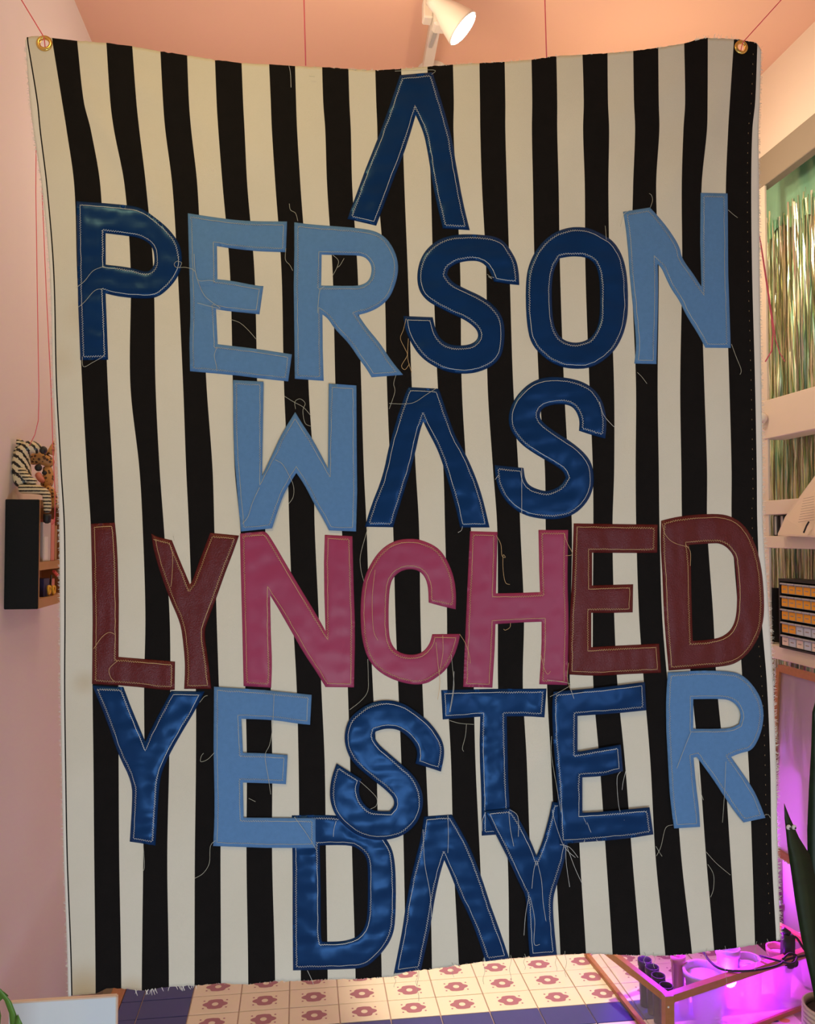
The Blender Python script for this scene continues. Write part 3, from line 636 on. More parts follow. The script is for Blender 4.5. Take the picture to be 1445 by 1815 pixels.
# loose thread ends hanging from the letters
THR = [('st_c', [(135,510),(150,498),(165,480),(185,472)]),('st_c', [(138,545),(150,535),(168,515),(184,512)]),('st_c', [(183,632),(165,642),(148,650),(146,632)]),
 ('st_c', [(318,475),(322,466),(314,463),(309,468),(313,474),(330,474),(345,480),(352,497),(372,497),(382,500)]),('st_c', [(344,450),(347,485),(360,520),(375,535),(390,547),(350,537)]),
 ('st_c', [(385,615),(380,630),(384,650),(384,658)]),('st_c', [(408,566),(425,572),(440,585),(454,601)]),('st_c', [(513,361),(515,372),(524,378),(528,392)]),
 ('st_c', [(507,440),(506,460),(514,470),(519,480)]),('st_c', [(590,452),(600,462),(597,475),(589,490)]),('st_c', [(610,458),(603,470),(598,474)]),('st_c', [(575,508),(567,515),(564,540),(563,555)]),
 ('st_y', [(720,565),(715,585),(710,600),(718,618),(722,630),(712,648),(718,655),(726,645)]),('st_y', [(724,600),(723,635),(730,660)]),('st_c', [(864,486),(872,494),(866,490),(876,492)]),
 ('st_c', [(1075,425),(1074,410),(1073,400)]),('st_c', [(1153,368),(1157,355),(1155,346),(1151,343)]),('st_c', [(1291,372),(1300,380),(1308,386)]),('st_c', [(1297,610),(1305,632),(1314,655),(1312,664)]),
 ('st_c', [(1130,660),(1138,668),(1147,680)]),('st_c', [(504,702),(520,712),(538,722),(552,738)]),('st_c', [(524,725),(523,712),(532,707),(541,715),(537,728),(541,750),(553,756)]),
 ('st_c', [(488,815),(500,822),(510,838),(520,860),(520,880),(512,893)]),('st_c', [(460,864),(448,890),(440,915),(430,928)]),('st_c', [(774,688),(755,700),(735,713),(715,716),(690,715)]),
 ('st_c', [(702,665),(698,680),(700,695),(690,725)]),('st_w', [(1063,712),(1070,735),(1085,753),(1090,757)]),('st_w', [(925,830),(925,870),(925,918)]),('st_w', [(878,850),(884,842)]),
 ('st_w', [(820,933),(818,940),(812,944)]),('st_c', [(653,935),(648,950),(639,985),(640,1010),(645,1030)]),('st_c', [(652,1168),(653,1200),(652,1225),(640,1242),(620,1258)]),
 ('st_y', [(880,949),(888,965),(890,985),(896,988),(892,984),(892,1010),(896,1032),(904,1036)]),('st_y', [(1000,946),(1007,965),(1015,982),(1003,985)]),('st_y', [(773,1138),(777,1180),(780,1210),(776,1240)]),
 ('st_y', [(785,1126),(785,1160),(778,1195)]),('st_y', [(815,1124),(825,1140),(832,1160),(834,1176)]),('st_c', [(800,1160),(803,1190),(805,1220),(798,1262)]),('st_y', [(665,1010),(660,1060),(662,1115),(670,1135)]),
 ('st_y', [(905,1104),(904,1112),(896,1117),(893,1115)]),('st_y', [(959,1160),(965,1185),(971,1195),(976,1190)]),('st_y', [(1008,1175),(1006,1200),(1010,1220)]),('st_y', [(1174,928),(1180,948),(1195,962),(1222,970)]),
 ('st_y', [(1215,965),(1224,978),(1224,1003)]),('st_y', [(166,1150),(180,1130),(193,1121),(203,1124)]),('st_y', [(210,1170),(194,1185),(196,1200),(203,1208)]),('st_c', [(307,950),(309,958)]),
 ('st_y', [(302,968),(306,985),(305,1020),(303,1040)]),('st_c', [(354,1245),(362,1235),(368,1233)]),('st_c', [(380,1334),(368,1346),(356,1350),(357,1340),(361,1335)]),('st_c', [(486,1230),(483,1290),(478,1320),(470,1340),(476,1380),(480,1408)]),
 ('st_c', [(441,1415),(453,1421)]),('st_c', [(382,1490),(373,1500),(371,1530),(360,1548),(345,1557)]),('st_c', [(254,1500),(256,1535),(253,1545)]),('st_c', [(637,1384),(655,1400),(668,1415),(667,1428),(657,1434)]),
 ('st_c', [(522,1448),(545,1480),(562,1508)]),('st_w', [(596,1455),(592,1470),(591,1483)]),('st_w', [(794,1445),(795,1480),(794,1512)]),('st_w', [(750,1470),(753,1530),(762,1580),(765,1625)]),
 ('st_w', [(805,1190),(803,1225),(797,1262)]),('st_c', [(797,1277),(815,1282),(840,1284)]),('st_c', [(827,1284),(825,1305),(820,1325),(822,1332)]),('st_w', [(861,1440),(855,1455),(855,1473)]),
 ('st_w', [(902,1438),(905,1470),(911,1500)]),('st_w', [(903,1435),(918,1447),(919,1483)]),('st_w', [(951,1525),(946,1545),(943,1575)]),('st_w', [(952,1526),(960,1560),(963,1600),(969,1638)]),
 ('st_w', [(938,1588),(932,1620),(929,1658)]),('st_w', [(940,1590),(948,1630),(947,1672),(957,1674)]),('st_w', [(979,1435),(985,1460),(1000,1500),(1020,1520)]),('st_w', [(993,1497),(1010,1502),(1025,1520)]),
 ('st_w', [(1003,1498),(1004,1530),(1010,1572)]),('st_w', [(1005,1500),(1020,1540),(1034,1570)]),('st_w', [(1034,1448),(1042,1470),(1035,1494)]),('st_w', [(1040,1455),(1050,1480),(1061,1492)]),
 ('st_w', [(1100,1368),(1094,1380),(1096,1420),(1100,1440),(1107,1454)]),('st_w', [(1110,1365),(1105,1385),(1103,1400)]),('st_w', [(1012,1222),(1018,1240),(1020,1253)]),
 ('st_c', [(1193,1462),(1180,1468),(1172,1500),(1164,1517)]),('st_c', [(1163,1500),(1170,1512),(1174,1518)]),('st_c', [(1225,1298),(1212,1330),(1200,1362)]),('st_c', [(1287,1350),(1285,1400),(1283,1430),(1281,1458)]),
 ('st_c', [(1238,1370),(1240,1395),(1247,1418)]),('st_c', [(1252,1510),(1270,1530),(1295,1551)]),('st_c', [(1255,1532),(1265,1550),(1265,1575),(1260,1590)]),('st_c', [(1355,1445),(1362,1444),(1366,1450)]),
 ('st_c', [(978,1305),(978,1340),(988,1400),(995,1440)]),('st_w', [(512,115),(515,130),(516,155)]),('st_c', [(700,126),(768,124),(765,132)]),('st_w', [(545,1720),(552,1735),(556,1745)]),
 ('st_c', [(970,1205),(1010,1212),(1000,1222),(975,1235)]),('st_c', [(548,135),(558,136)]),('st_c', [(1100,402),(1106,380),(1118,372)])]
for k, (m_, pts) in enumerate(THR):
    fine = []
    for i in range(len(pts)-1):
        p0 = pts[max(i-1, 0)]; p1 = pts[i]; p2 = pts[i+1]; p3 = pts[min(i+2, len(pts)-1)]
        for j in range(5):
            t = j/5
            fine.append(tuple(0.5*((2*p1[a])+(-p0[a]+p2[a])*t+(2*p0[a]-5*p1[a]+4*p2[a]-p3[a])*t*t+(-p0[a]+3*p1[a]-3*p2[a]+p3[a])*t**3) for a in (0, 1)))
    fine.append(pts[-1])
    G().tube([on(x, y, 0.0095+0.0010*math.sin(i*0.7)) for i, (x, y) in enumerate(fine)], 0.00042, 4).out('loose_thread', M[m_], ban)
# threads that dangle below the hem, in front of the tiles
for x, L in ((700, 20), (739, 28), (741, 55), (803, 20), (858, 40), (905, 45), (930, 22), (986, 28), (1003, 40), (1143, 18), (1160, 22), (1252, 30), (1287, 60), (1340, 45), (1362, 24)):
    y = lerp_tab(BOT, x); g = G()
    g.tube([on(x+1.8*math.sin(q*1.3+x), y-6+(L+6)*q/7, 0.002) for q in range(8)], 0.0004, 4).out('loose_thread', M['st_c'], ban)

# hanging cords
def cord(name, pts, label, r=0.0011, group=None):
    return tag(G().tube(pts, r, 6).out(name, M['cord'], None, True), label, 'cord', group)
e1 = on(79, 68, 0.003); e2 = on(1318, 74, 0.003)
cord('hanging_cord', [on(80, 84, -0.002), on(79, 74, 0.004), on(78, 66, 0.003), atY(38, 0, BY), Vector((XL, BY, atY(-100, -222, BY).z))], 'pink cord from the left corner eyelet up to the left wall')
pr = atY(1385, 0, BY); d = (pr-e2); t = (ZC-e2.z)/d.z
cord('hanging_cord', [on(1313, 92, -0.002), on(1315, 82, 0.004), e2, pr, e2+d*t], 'pink cord from the right corner eyelet up to the ceiling')
for x, y, nm in ((542, 113, 'left'), (969, 99, 'right')):
    a = on(x, y+3, 0.001); b = atY(x-3, 0, BY); dd = b-a
    cord('hanging_cord', [a, b, a+dd*((ZC-a.z)/dd.z)], 'pink cord tied to the top hem %s of the lamp' % nm, 0.0013)
cord('dangling_cord', [on(79, 86, -0.003), atY(72, 150, 1.72), atY(64, 255, 1.74), atY(63.5, 340, 1.74), atY(66, 506, 1.75), atY(69, 700, 1.77), atY(68, 745, 1.79), atY(62, 770, 1.81), atY(52, 790, 1.83)], 'thin pink cord hanging behind the left edge, ending at the zebra head', 0.0009)
cord('dangling_cord', [on(80, 86, -0.003), atY(78, 240, 1.74), atY(74.6, 340, 1.74), atY(81.5, 506, 1.75), atY(91, 700, 1.76), atY(94, 800, 1.76), atY(98, 880, 1.77), atY(97, 925, 1.78), atY(92, 930, 1.78), atY(97, 918, 1.78)], 'second thin pink cord hanging close behind the frayed left edge', 0.0009)
cord('dangling_cord', [on(1314, 93, -0.003), atY(1325, 240, 1.72), atY(1338, 380, 1.73), atY(1348, 427, 1.74), atY(1358, 496, 1.75), atY(1366, 551, 1.75), atY(1371, 590, 1.75), atY(1368, 622, 1.75), atY(1357, 641, 1.75)], 'pink cord dangling beside the right edge before the foil curtain', 0.0016)
cord('dangling_cord', [on(1315, 93, -0.003), atY(1324, 240, 1.725), atY(1338, 385, 1.735), atY(1349, 430, 1.745), atY(1360, 500, 1.755), atY(1369, 560, 1.755), atY(1375, 600, 1.755), atY(1382, 625, 1.755), atY(1392, 641, 1.755)], 'forked second end of the pink cord before the foil curtain', 0.0012)

# ------------------------------------------------------------------ track light
def track_lamp(px, py, Y, axis, label, size=1.0, hang=0.13, sweep=None):
    mouth = atY(px, py, Y); a = Vector(axis).normalized(); L = empty('track_lamp', (mouth.x-0.04, Y, mouth.z+0.08), label, 'lamp')
    R_ = 0.052*size
    back = mouth-a*0.105*size
    g = G(); g.lathe([(0.004, -0.02), (0.022*size, -0.018), (0.024*size, 0.0), (0.026*size, 0.02), (0.040*size, 0.055), (R_-0.001, 0.098*size), (R_, 0.105*size), (R_-0.004, 0.105*size), (0.036*size, 0.06)], back, a, 32, caps=False)
    g.out('lamp_shade', M['lampw'], L, True)
    G().lathe([(R_-0.004, 0), (R_-0.006, 0.006), (0.03*size, 0.011), (0.0001, 0.013)], mouth-a*0.003, a, 32).out('bulb_lens', M['lens'], L, True)
    return L, back, a, mouth
L1_, back, a, mouth = track_lamp(821, 51, 2.20, (0.70, -0.06, -0.68), 'white track spotlight with a glowing bulb above the banner')
YK = 2.28
k0 = atY(769, 22, YK)
G().box((k0.x-0.032, YK-0.02, k0.z-0.028), (k0.x-0.004, YK+0.02, k0.z+0.034), bev=0.004).out('end_box', M['lampw'], L1_)
G().box((k0.x-0.004, YK-0.03, k0.z-0.052), (k0.x+0.040, YK+0.02, k0.z+0.030), bev=0.007).out('adapter', M['lampw'], L1_)
g = G(); g.tube([Vector((k0.x+0.02, YK, k0.z+0.02)), Vector((k0.x+0.035, YK-0.03, k0.z+0.06)), back+Vector((-0.0, 0.0, 0.03)), back], 0.014, 10)
g.lathe([(0.03, -0.02), (0.034, 0.0), (0.03, 0.03)], Vector((k0.x+0.04, YK-0.05, k0.z+0.065)), (0.3, -0.5, 0.4), 20)
g.out('arm', M['lampw'], L1_, True)
g = G(); g.beam(atZ(790, -60, ZC-0.018), atZ(757, 122, ZC-0.018), 0.031, 0.035); tr_ = g.out('ceiling_track', M['lampw'], None)
tag(tr_, 'white ceiling track running above the banner', 'track')
p0_ = atZ(772, 58, ZC-0.037); p1_ = atZ(763, 84, ZC-0.037)
G().beam(p0_, p1_, 0.010, 0.004).out('slot', M['grey'], tr_)
q0 = atY(768, 118, 2.66)
t2 = empty('track_lamp', q0, 'second white track head peeking over the hem behind the banner', 'lamp')
G().lathe([(0.012, -0.05), (0.03, -0.045), (0.045, 0.0), (0.048, 0.03)], q0, (-0.3, 0.2, -0.9), 24).out('lamp_shade', M['lampw'], t2, True)
G().beam(atY(752, 112, 2.64), atY(772, 96, 2.64), 0.03, 0.02).out('arm', M['lampw'], t2)
light('SPOT', 'track_bulb', mouth+a*0.03, 14, (1.0, 0.86, 0.66), mouth+a, spot_size=math.radians(110), spot_blend=0.6, shadow_soft_size=0.04)
light('POINT', 'ceiling_fill_glow', (0.22, 2.0, 3.03), 4.6, (1.0, 0.76, 0.48), shadow_soft_size=0.05)  # added point light standing in for the glow on the ceiling

# ------------------------------------------------------------------ left wall box shelf with its contents
YN = atX(8, 980, XL).y; XF = atY(67.5, 980, YN).x
zt = atY(40, 885, YN).z; zb = atY(40, 1080, YN).z
YFAR = YN+0.26
bx_ = empty('wall_box', (XL+0.04, YN+0.1, zb), 'small black-sided wooden wall shelf box mounted on the pink left wall', 'shelf')
G().box((XL, YN, zb), (XF, YN+0.008, zt), bev=0.0015).out('side_panel', M['blackbox'], bx_)['label'] = 'matt black near side'
G().box((XL, YN+0.008, zb), (XF-0.001, YN+0.016, zt-0.001)).out('inner_panel', M['ply'], bx_)
G().box((XL, YFAR-0.012, zb), (XF, YFAR, zt)).out('side_panel', M['ply'], bx_)['label'] = 'plywood far side'
G().box((XL, YN+0.016, zb), (XL+0.006, YFAR-0.012, zt-0.04)).out('back_panel', M['ply'], bx_)
zs = atX(85, 1001, XF).z
for z0, z1 in ((zb, zb+0.021), (zs-0.011, zs+0.008), (zt-0.012, zt)):
    G().box((XL+0.006, YN+0.016, z0), (XF-0.0015, YFAR-0.012, z1)).out('shelf_board', M['ply'], bx_)
def item(name, m, x0, y0, x1, y1, dx, label, cat, th=0.006):
    A = atX(x0, y1, XF-dx); B = atX(x1, y0, XF-dx)
    return tag(G().box((XF-dx-th, A.y, A.z), (XF-dx, B.y, B.z), bev=0.001).out(name, M[m]), label, cat)
zs1 = zs+0.008; zb1 = zb+0.021
def stand(name, m, xa, xb, h, base, label, cat, dx=0.02, th=0.03):
    ya = atX(xa, 950, XF-dx).y; yb_ = atX(xb, 950, XF-dx).y
    return tag(G().box((XF-dx-th, ya, base), (XF-dx, yb_, base+h), bev=0.001).out(name, M[m]), label, cat)
o = stand('plastic_sleeve', 'silver', 77, 90, 0.092, zs1, 'silver clear-sleeved card packet in the upper box compartment', 'packet', 0.004, 0.02)
yq = atX(79, 970, XF-0.003).y
G().box((XF-0.0039, yq, zs1+0.004), (XF-0.0034, yq+0.028, zs1+0.058)).out('label_sticker', M['eyew'], o)
stand('card_strip', 'coral', 91, 97, 0.10, zs1, 'coral card standing in the upper box compartment', 'card', 0.004)
stand('card_strip', 'ply', 98, 101, 0.085, zs1, 'tan card behind the coral card in the wall box', 'card', 0.004)
stand('notebook', 'navyb', 79, 89, 0.043, zb1, 'navy notebook in the lower box compartment', 'book', 0.012)
stand('notebook', 'coral', 92, 98, 0.040, zb1, 'mauve-red notebook beside the navy one in the wall box', 'book', 0.012)
p = atX(98, 1012, XF-0.008)
tag(G().tube([p+Vector((0, -0.012, 0.0)), p+Vector((0, 0.02, -0.012))], 0.004, 8).out('pen', M['redp']), 'red pen lying across the notebooks in the wall box', 'pen')
sc_ = empty('scissors', (XF-0.01, atX(90, 1050, XF).y, zb1), 'yellow-handled scissors in the bottom of the wall box', 'scissors')
for cx_, cy_, rr in ((87, 1046, 0.0085), (95, 1049, 0.0085)):
    c0 = atX(cx_, cy_, XF-0.006); c0.z = max(c0.z, zb1+rr+0.004)
    G().tube([c0+Vector((0.001*math.sin(q), rr*0.9*math.cos(q*2*PI/14), rr*1.15*math.sin(q*2*PI/14))) for q in range(14)], 0.0032, 8, closed=True).out('handle', M['yel'], sc_, True)
c0 = atX(90, 1034, XF-0.012); G().beam(c0+Vector((0, 0, -0.006)), c0+Vector((0, 0.004, 0.02)), 0.002, 0.008, up=(0, 1, 0)).out('blade', M['dark'], sc_)

def skin(name, verts, edges, radii, m, parent, sub=2):
    me = bpy.data.meshes.new(name); me.from_pydata([tuple(v) for v in verts], edges, []); me.materials.append(m)
    o = bpy.data.objects.new(name, me); C.objects.link(o)
    if parent is not None: o.parent = parent; o.matrix_parent_inverse = Matrix.Translation(-Vector(parent.location))
    s = o.modifiers.new('skin', 'SKIN'); s.use_smooth_shade = True
    for v, r in zip(me.skin_vertices[0].data, radii): v.radius = (r, r) if not isinstance(r, tuple) else r
    me.skin_vertices[0].data[0].use_root = True
    u = o.modifiers.new('sub', 'SUBSURF'); u.levels = sub; u.render_levels = sub
    return o
# zebra ornament sitting on the box, leg hanging over the edge
ZY = YN+0.05
def zp(x, y, dy=0.0): return atY(x, y, ZY+dy)
zeb = empty('zebra_ornament', (zp(40, 880).x, ZY, zt), 'carved zebra figure sitting on the wall box with one leg hanging down', 'ornament')
skin('body', [zp(44, 864), zp(40, 850), zp(37, 830), zp(38, 812), zp(43, 797), zp(54, 790), zp(66, 795), zp(73, 798)],
     [(0,1),(1,2),(2,3),(3,4),(4,5),(5,6),(6,7)], [0.021, 0.022, 0.0235, 0.0215, 0.0185, 0.0180, 0.0145, 0.0105], M['zebra'], zeb)
skin('leg', [zp(34, 866, -0.01), zp(52, 866, -0.018), zp(70, 868, -0.02), zp(82, 873, -0.02), zp(84, 892, -0.02), zp(84, 910, -0.02)], [(i, i+1) for i in range(5)], [0.013, 0.0125, 0.012, 0.011, 0.0095, 0.0088], M['zebra_leg'], zeb)
skin('arm', [zp(34, 828, -0.012), zp(44, 842, -0.02), zp(56, 852, -0.022), zp(66, 857, -0.02)], [(0,1),(1,2),(2,3)], [0.009, 0.009, 0.008, 0.007], M['zebra_leg'], zeb)
G().lathe([(0.0088, 0), (0.0092, -0.006), (0.0078, -0.019), (0.003, -0.022)], zp(84, 911, -0.02), (0.05, 0, 1), 16).out('hoof', M['dark'], zeb, True)
G().ball(zp(77, 798), (0.0085, 0.010, 0.0095)).out('muzzle', M['dark'], zeb, True)
for ex, dy in ((33, -0.006), (37, 0.01)):
    G().lathe([(0.005, 0), (0.006, 0.005), (0.0015, 0.014)], zp(ex+1, 788, dy), (-0.35, 0, 1), 10).out('ear', M['zebra_leg'], zeb, True)
G().ball(zp(47, 785, -0.012), (0.0022, 0.0022, 0.0022), seg=8, rings=6).out('eye', M['dark'], zeb, True)
g = G(); g.tube([zp(41, 781), zp(32, 792), zp(24, 810), zp(20, 832), zp(22, 852)], [0.003, 0.005, 0.005, 0.005, 0.003], 8); g.out('mane', M['zebra_leg'], zeb, True)
# giraffe ornament behind
gy = 0.045
gir = empty('giraffe_ornament', (zp(80, 880, gy).x, ZY+gy, zt), 'small carved brown giraffe figure sitting behind the zebra', 'ornament')
def gp(x, y, d=0.0): return atY(x, y, ZY+gy+d)
skin('body', [gp(78, 866), gp(86, 852), gp(86, 838), gp(82, 824)], [(0, 1), (1, 2), (2, 3)], [0.016, 0.015, 0.013, 0.011], M['giraffe'], gir)
skin('head', [gp(50, 818), gp(60, 813), gp(74, 811), gp(86, 818), gp(95, 825)], [(i, i+1) for i in range(4)], [0.013, 0.0155, 0.0185, 0.0150, 0.0105], M['giraffe'], gir)
G().ball(gp(80, 806, -0.018), (0.0022, 0.0022, 0.0022), seg=8, rings=6).out('eye', M['dark'], gir, True)
skin('leg', [gp(80, 864, -0.012), gp(90, 868, -0.016), gp(96, 876, -0.016), gp(97, 900, -0.016)], [(0,1),(1,2),(2,3)], [0.010, 0.0095, 0.008, 0.006], M['giraffe'], gir)
G().lathe([(0.009, 0), (0.007, 0.014), (0.001, 0.034)], gp(89, 806), (0.25, 0, 1), 14).out('ear', M['giraffe'], gir, True)
G().ball(gp(68, 829, -0.016), 0.0085).out('nose_ball', M['dark'], gir, True)
G().ball(gp(79, 838, -0.012), (0.006, 0.005, 0.005)).out('hoof', M['dark'], gir, True)
skin('arm', [gp(66, 838, -0.014), gp(71, 848, -0.018), gp(78, 856, -0.016)], [(0,1),(1,2)], [0.0075, 0.0085, 0.006], M['coral'], gir)

# ------------------------------------------------------------------ right alcove: foil curtain, shelves, contents
cu = empty('foil_curtain', (XR+0.10, 2.6, CZ-0.5), 'iridescent foil fringe curtain hanging behind the wall shelves', 'curtain')
XCU = XR+0.100
zct = zf1+0.0
ztop = CZ+1.30; 
yy = 2.30; vs = []; fs = []
zc0 = atX(1440, 300, XCU).z
g = G()
NB = 46
bv = []; bf = []
for i in range(NB):
    y = 2.28+i*(2.94-2.28)/(NB-1)
    for k in range(4):
        z = zf1-0.001-k*((zf1-zf0)+0.13+0.05*noise.noise(Vector((y*9, 0, 0))))/3; bv.append((XCU-0.004+0.004*math.sin(i*1.1+k), y, z))
for i in range(NB-1):
    for k in range(3): bf.append((i*4+k, (i+1)*4+k, (i+1)*4+k+1, i*4+k+1))
bd = mesh('top_band', bv, bf, M['foilband'], cu, True); bd['label'] = 'plain green foil band'
zlow = CZ-0.80
n = 0
for i in range(230):
    y = 2.28+0.655*i/229+random.uniform(-0.002, 0.002); tw = random.uniform(0, PI); wd = random.uniform(0.0022, 0.004)
    xo = random.uniform(-0.010, 0.008); seg = 34; z0 = zf0-0.06+random.uniform(-0.03, 0.03); sv = []
    for k in range(seg+1):
        z = z0+(zlow-z0)*k/seg; tw += random.uniform(-0.9, 0.9); q = Vector((math.sin(tw)*0.8, math.cos(tw), 0))*wd
        c = Vector((XCU+xo+random.uniform(-0.0015, 0.0015), y+random.uniform(-0.001, 0.001), z)); sv += [c-q, c+q]
    g.add(sv, [(2*k, 2*k+1, 2*k+3, 2*k+2) for k in range(seg)])
so = g.out('foil_strips', M['foil'], cu); tag(so, kind='stuff')
# shelves
def shelf(ya, yb_, label, depth_=0.075):
    a_ = atX(1358, ya, XR); b_ = atX(1358, yb_, XR)
    return tag(G().box((XR-0.008, 1.8, b_.z), (XR+depth_, ypost-0.01, a_.z), bev=0.002).out('wall_shelf', M['shelf']), label, 'shelf'), a_.z, b_.z
s1, s1t, s1b = shelf(711, 779, 'deep cream-pink shelf board, topmost across the foil curtain')
s2, s2t, s2b = shelf(888, 913, 'narrow cream rail above the black binders')
s3, s3t, s3b = shelf(950, 971, 'cream shelf carrying the open book and black binders')
s4, s4t, s4b = shelf(1139, 1162, 'lowest cream shelf carrying the small drawer cabinet')
kb = atX(1356, 741, XR-0.012)
tag(G().lathe([(0.004, -0.012), (0.006, 0.0), (0.015, 0.006), (0.018, 0.016), (0.015, 0.026), (0.003, 0.031)], kb+Vector((0.004, 0, 0)), (-1, -0.2, 0), 20).out('knob', M['shelf'], s1, True))
# black binders
for k, lb_ in enumerate(('farthest black binder, next to the back post on the narrow shelf', 'second black binder from the back post, left of the open book', 'third black binder, just behind the open book edge', 'nearest black binder, hidden mostly behind the open book')):
    yb_ = ypost-0.045-0.036*k-0.03; 
    bo = empty('binder', (XR+0.03, yb_, s3t), lb_, 'binder', 'black binders behind the open book')
    G().box((XR+0.006, yb_, s3t), (XR+0.07, yb_+0.030, s2b-0.002), bev=0.002).out('cover', M['dark'], bo)
    G().box((XR+0.0045, yb_+0.008, s3t+0.004), (XR+0.006, yb_+0.019, s2b-0.005)).out('spine_strip', M['grey'], bo)
# open book
bk = empty('open_book', (XR-0.06, 2.45, s3t), 'open book with printed pages leaning out from the shelf by the drawers', 'book')
A = atX(1379, 946, XR-0.035); B = atX(1392, 916, XR-0.03); Cc = atX(1447, 840, XR-0.01); D = atX(1450, 944, XR-0.06)
A.z = max(A.z, s3t+0.002); D.z = s3t+0.002
def slab(p, th, m, nm, par):
    nrm = (p[1]-p[0]).cross(p[2]-p[0]).normalized()*th
    v = [q for q in p]+[q+nrm for q in p]; k = len(p)
    return mesh(nm, v, [tuple(range(k))[::-1], tuple(range(k, 2*k))]+[(i, (i+1) % k, (i+1) % k+k, i+k) for i in range(k)], m, par)
slab([A, D, D+Vector((0.03, -0.10, 0.0)), Cc+Vector((0, -0.10, 0.02)), Cc, B], -0.006, M['paper'], 'page_block', bk)
slab([A+Vector((0.008, 0.01, 0)), D+Vector((0.010, 0.01, 0)), Cc+Vector((0.012, 0.0, 0)), B+Vector((0.008, 0.004, 0))], -0.002, M['ply'], 'cover', bk)
for k in range(10):
    y_ = 884+k*4.6; xa = 1431-k*1.0; a_ = atX(xa, y_, XR-0.040); b_ = atX(1450, y_-4, XR-0.040)
    G().tube([a_+Vector((-0.012, 0, 0)), b_+Vector((-0.012, 0, 0))], 0.0006, 3).out('text_line', M['ink'], bk)
c_ = [atX(1425, 944, XR-0.066), atX(1430, 932, XR-0.066), atX(1434, 925, XR-0.066)]
G().tube(c_, 0.0028, 6).out('clip', M['dark'], bk)
# drawer cabinet
XO = XR-0.02
yo1 = atX(1381, 1090, XO).y; zt_o = atX(1400, 1027, XO).z
ncol, nrow = 8, 5; yo0 = yo1-0.004-ncol*0.0385-0.004
dc = empty('drawer_cabinet', (XO+0.04, (yo0+yo1)/2, s4t), 'black small-parts drawer cabinet with orange and pale labels on the lowest shelf', 'cabinet')
g = G(); g.box((XO, yo0, s4t), (XO+0.07, yo1, s4t+0.006)); g.box((XO, yo0, zt_o-0.008), (XO+0.07, yo1, zt_o)); g.box((XO, yo0, s4t+0.006), (XO+0.07, yo0+0.005, zt_o-0.008)); g.box((XO, yo1-0.008, s4t+0.006), (XO+0.07, yo1, zt_o-0.008)); g.box((XO+0.055, yo0+0.005, s4t+0.006), (XO+0.07, yo1-0.008, zt_o-0.008))
g.out('case', M['dark'], dc)
ph_ = (zt_o-0.008-s4t-0.006)/nrow
pd = {}
for r in range(nrow):
    for c in range(ncol):
        ya = yo1-0.009-(c+1)*0.0385+0.0; z0 = s4t+0.006+(nrow-1-r)*ph_
        lab = 'orange' if r < 3 or (r == 3 and c < 2) else ('pale' if (r+c) % 2 or r == 3 else 'paper')
        key = lab
        if key not in pd:
            dr = G().box((0, 0, 0.002), (0.05, 0.036, ph_-0.010), bev=0.001).out('drawer', M['grey'], dc)
            lb = G().box((-0.0012, 0.002, 0.004), (-0.0002, 0.034, ph_-0.013)).box((-0.0016, 0.010, ph_*0.36), (-0.0013, 0.027, ph_*0.44), 1).out('drawer_label', [M[lab], M['ink']], dr)
            hd = G().box((-0.007, 0.0, ph_-0.010), (0.0, 0.036, ph_-0.005), bev=0.001).out('handle', M['grey'], dr)
            lb.matrix_parent_inverse = Matrix.Identity(4); hd.matrix_parent_inverse = Matrix.Identity(4)
            dr.matrix_parent_inverse = Matrix.Translation(-Vector(dc.location))
            lb['label'] = {'orange': 'orange drawer label', 'pale': 'pale blue drawer label', 'paper': 'cream drawer label'}[lab]
            pd[key] = (dr, lb, hd)
        else:
            d0, l0, h0 = pd[key]; dr = d0.copy(); C.objects.link(dr)
            for q in (l0, h0): cc = q.copy(); C.objects.link(cc); cc.parent = dr
        dr.location = (XO+0.003, ya, z0)
# dark tablet leaning beside the cabinet
a_ = atX(1368, 1112, XR+0.02); b_ = atX(1374, 1042, XR+0.02)
tb = G(); tb.beam(Vector((XR+0.02, a_.y-0.012, s4t+0.004)), Vector((XR+0.03, a_.y-0.030, b_.z)), 0.05, 0.010, up=(0, 1, 0)); tag(tb.out('tablet_case', M['dark']), 'dark slim case leaning against the drawer cabinet', 'case')

# ------------------------------------------------------------------ grow box (terrarium) with purple light
P0b = atZ(1185, 1878, ZP); zt_t = atX(1184, 1757, P0b.x).z
zt_t = atY(1184, 1762, P0b.y).z
P0 = Vector((P0b.x, P0b.y, zt_t))
PA = atZ(1445, 1676, zt_t); PA = P0+(PA-P0)*1.02
PB = atZ(1100, 1697, zt_t); PB = P0+(PB-P0)*1.35
PBb = Vector(atZ(1052, 1710, ZP)); PBb = P0b+(PBb-P0b)*1.1
PC = PB+(PA-P0)
tv = empty('grow_box', (P0.x+0.25, P0.y+0.3, ZP), 'oak-framed plastic grow box full of jars under purple light', 'grow box')
def wbeam(nm, a_, b_, w_, h_, up=(0, 0, 1)): return G().beam(a_, b_, w_, h_, up=up).out(nm, M['wood'], tv)
up_ = Vector((0, 0, 1))
wbeam('frame_rail', P0-up_*0.010, PA-up_*0.010, 0.020, 0.020)
wbeam('frame_rail', P0-up_*0.010, PB-up_*0.010, 0.018, 0.020)
wbeam('frame_rail', PB-up_*0.010, PC-up_*0.010, 0.018, 0.020)
wbeam('frame_rail', PA-up_*0.010, PC-up_*0.010, 0.018, 0.020)
wbeam('frame_post', P0b+up_*0.002, P0+up_*0.0005, 0.024, 0.024, (0, 1, 0))
wbeam('frame_post', PBb+up_*0.002, Vector((PBb.x, PBb.y, zt_t-0.02)), 0.016, 0.016, (0, 1, 0))
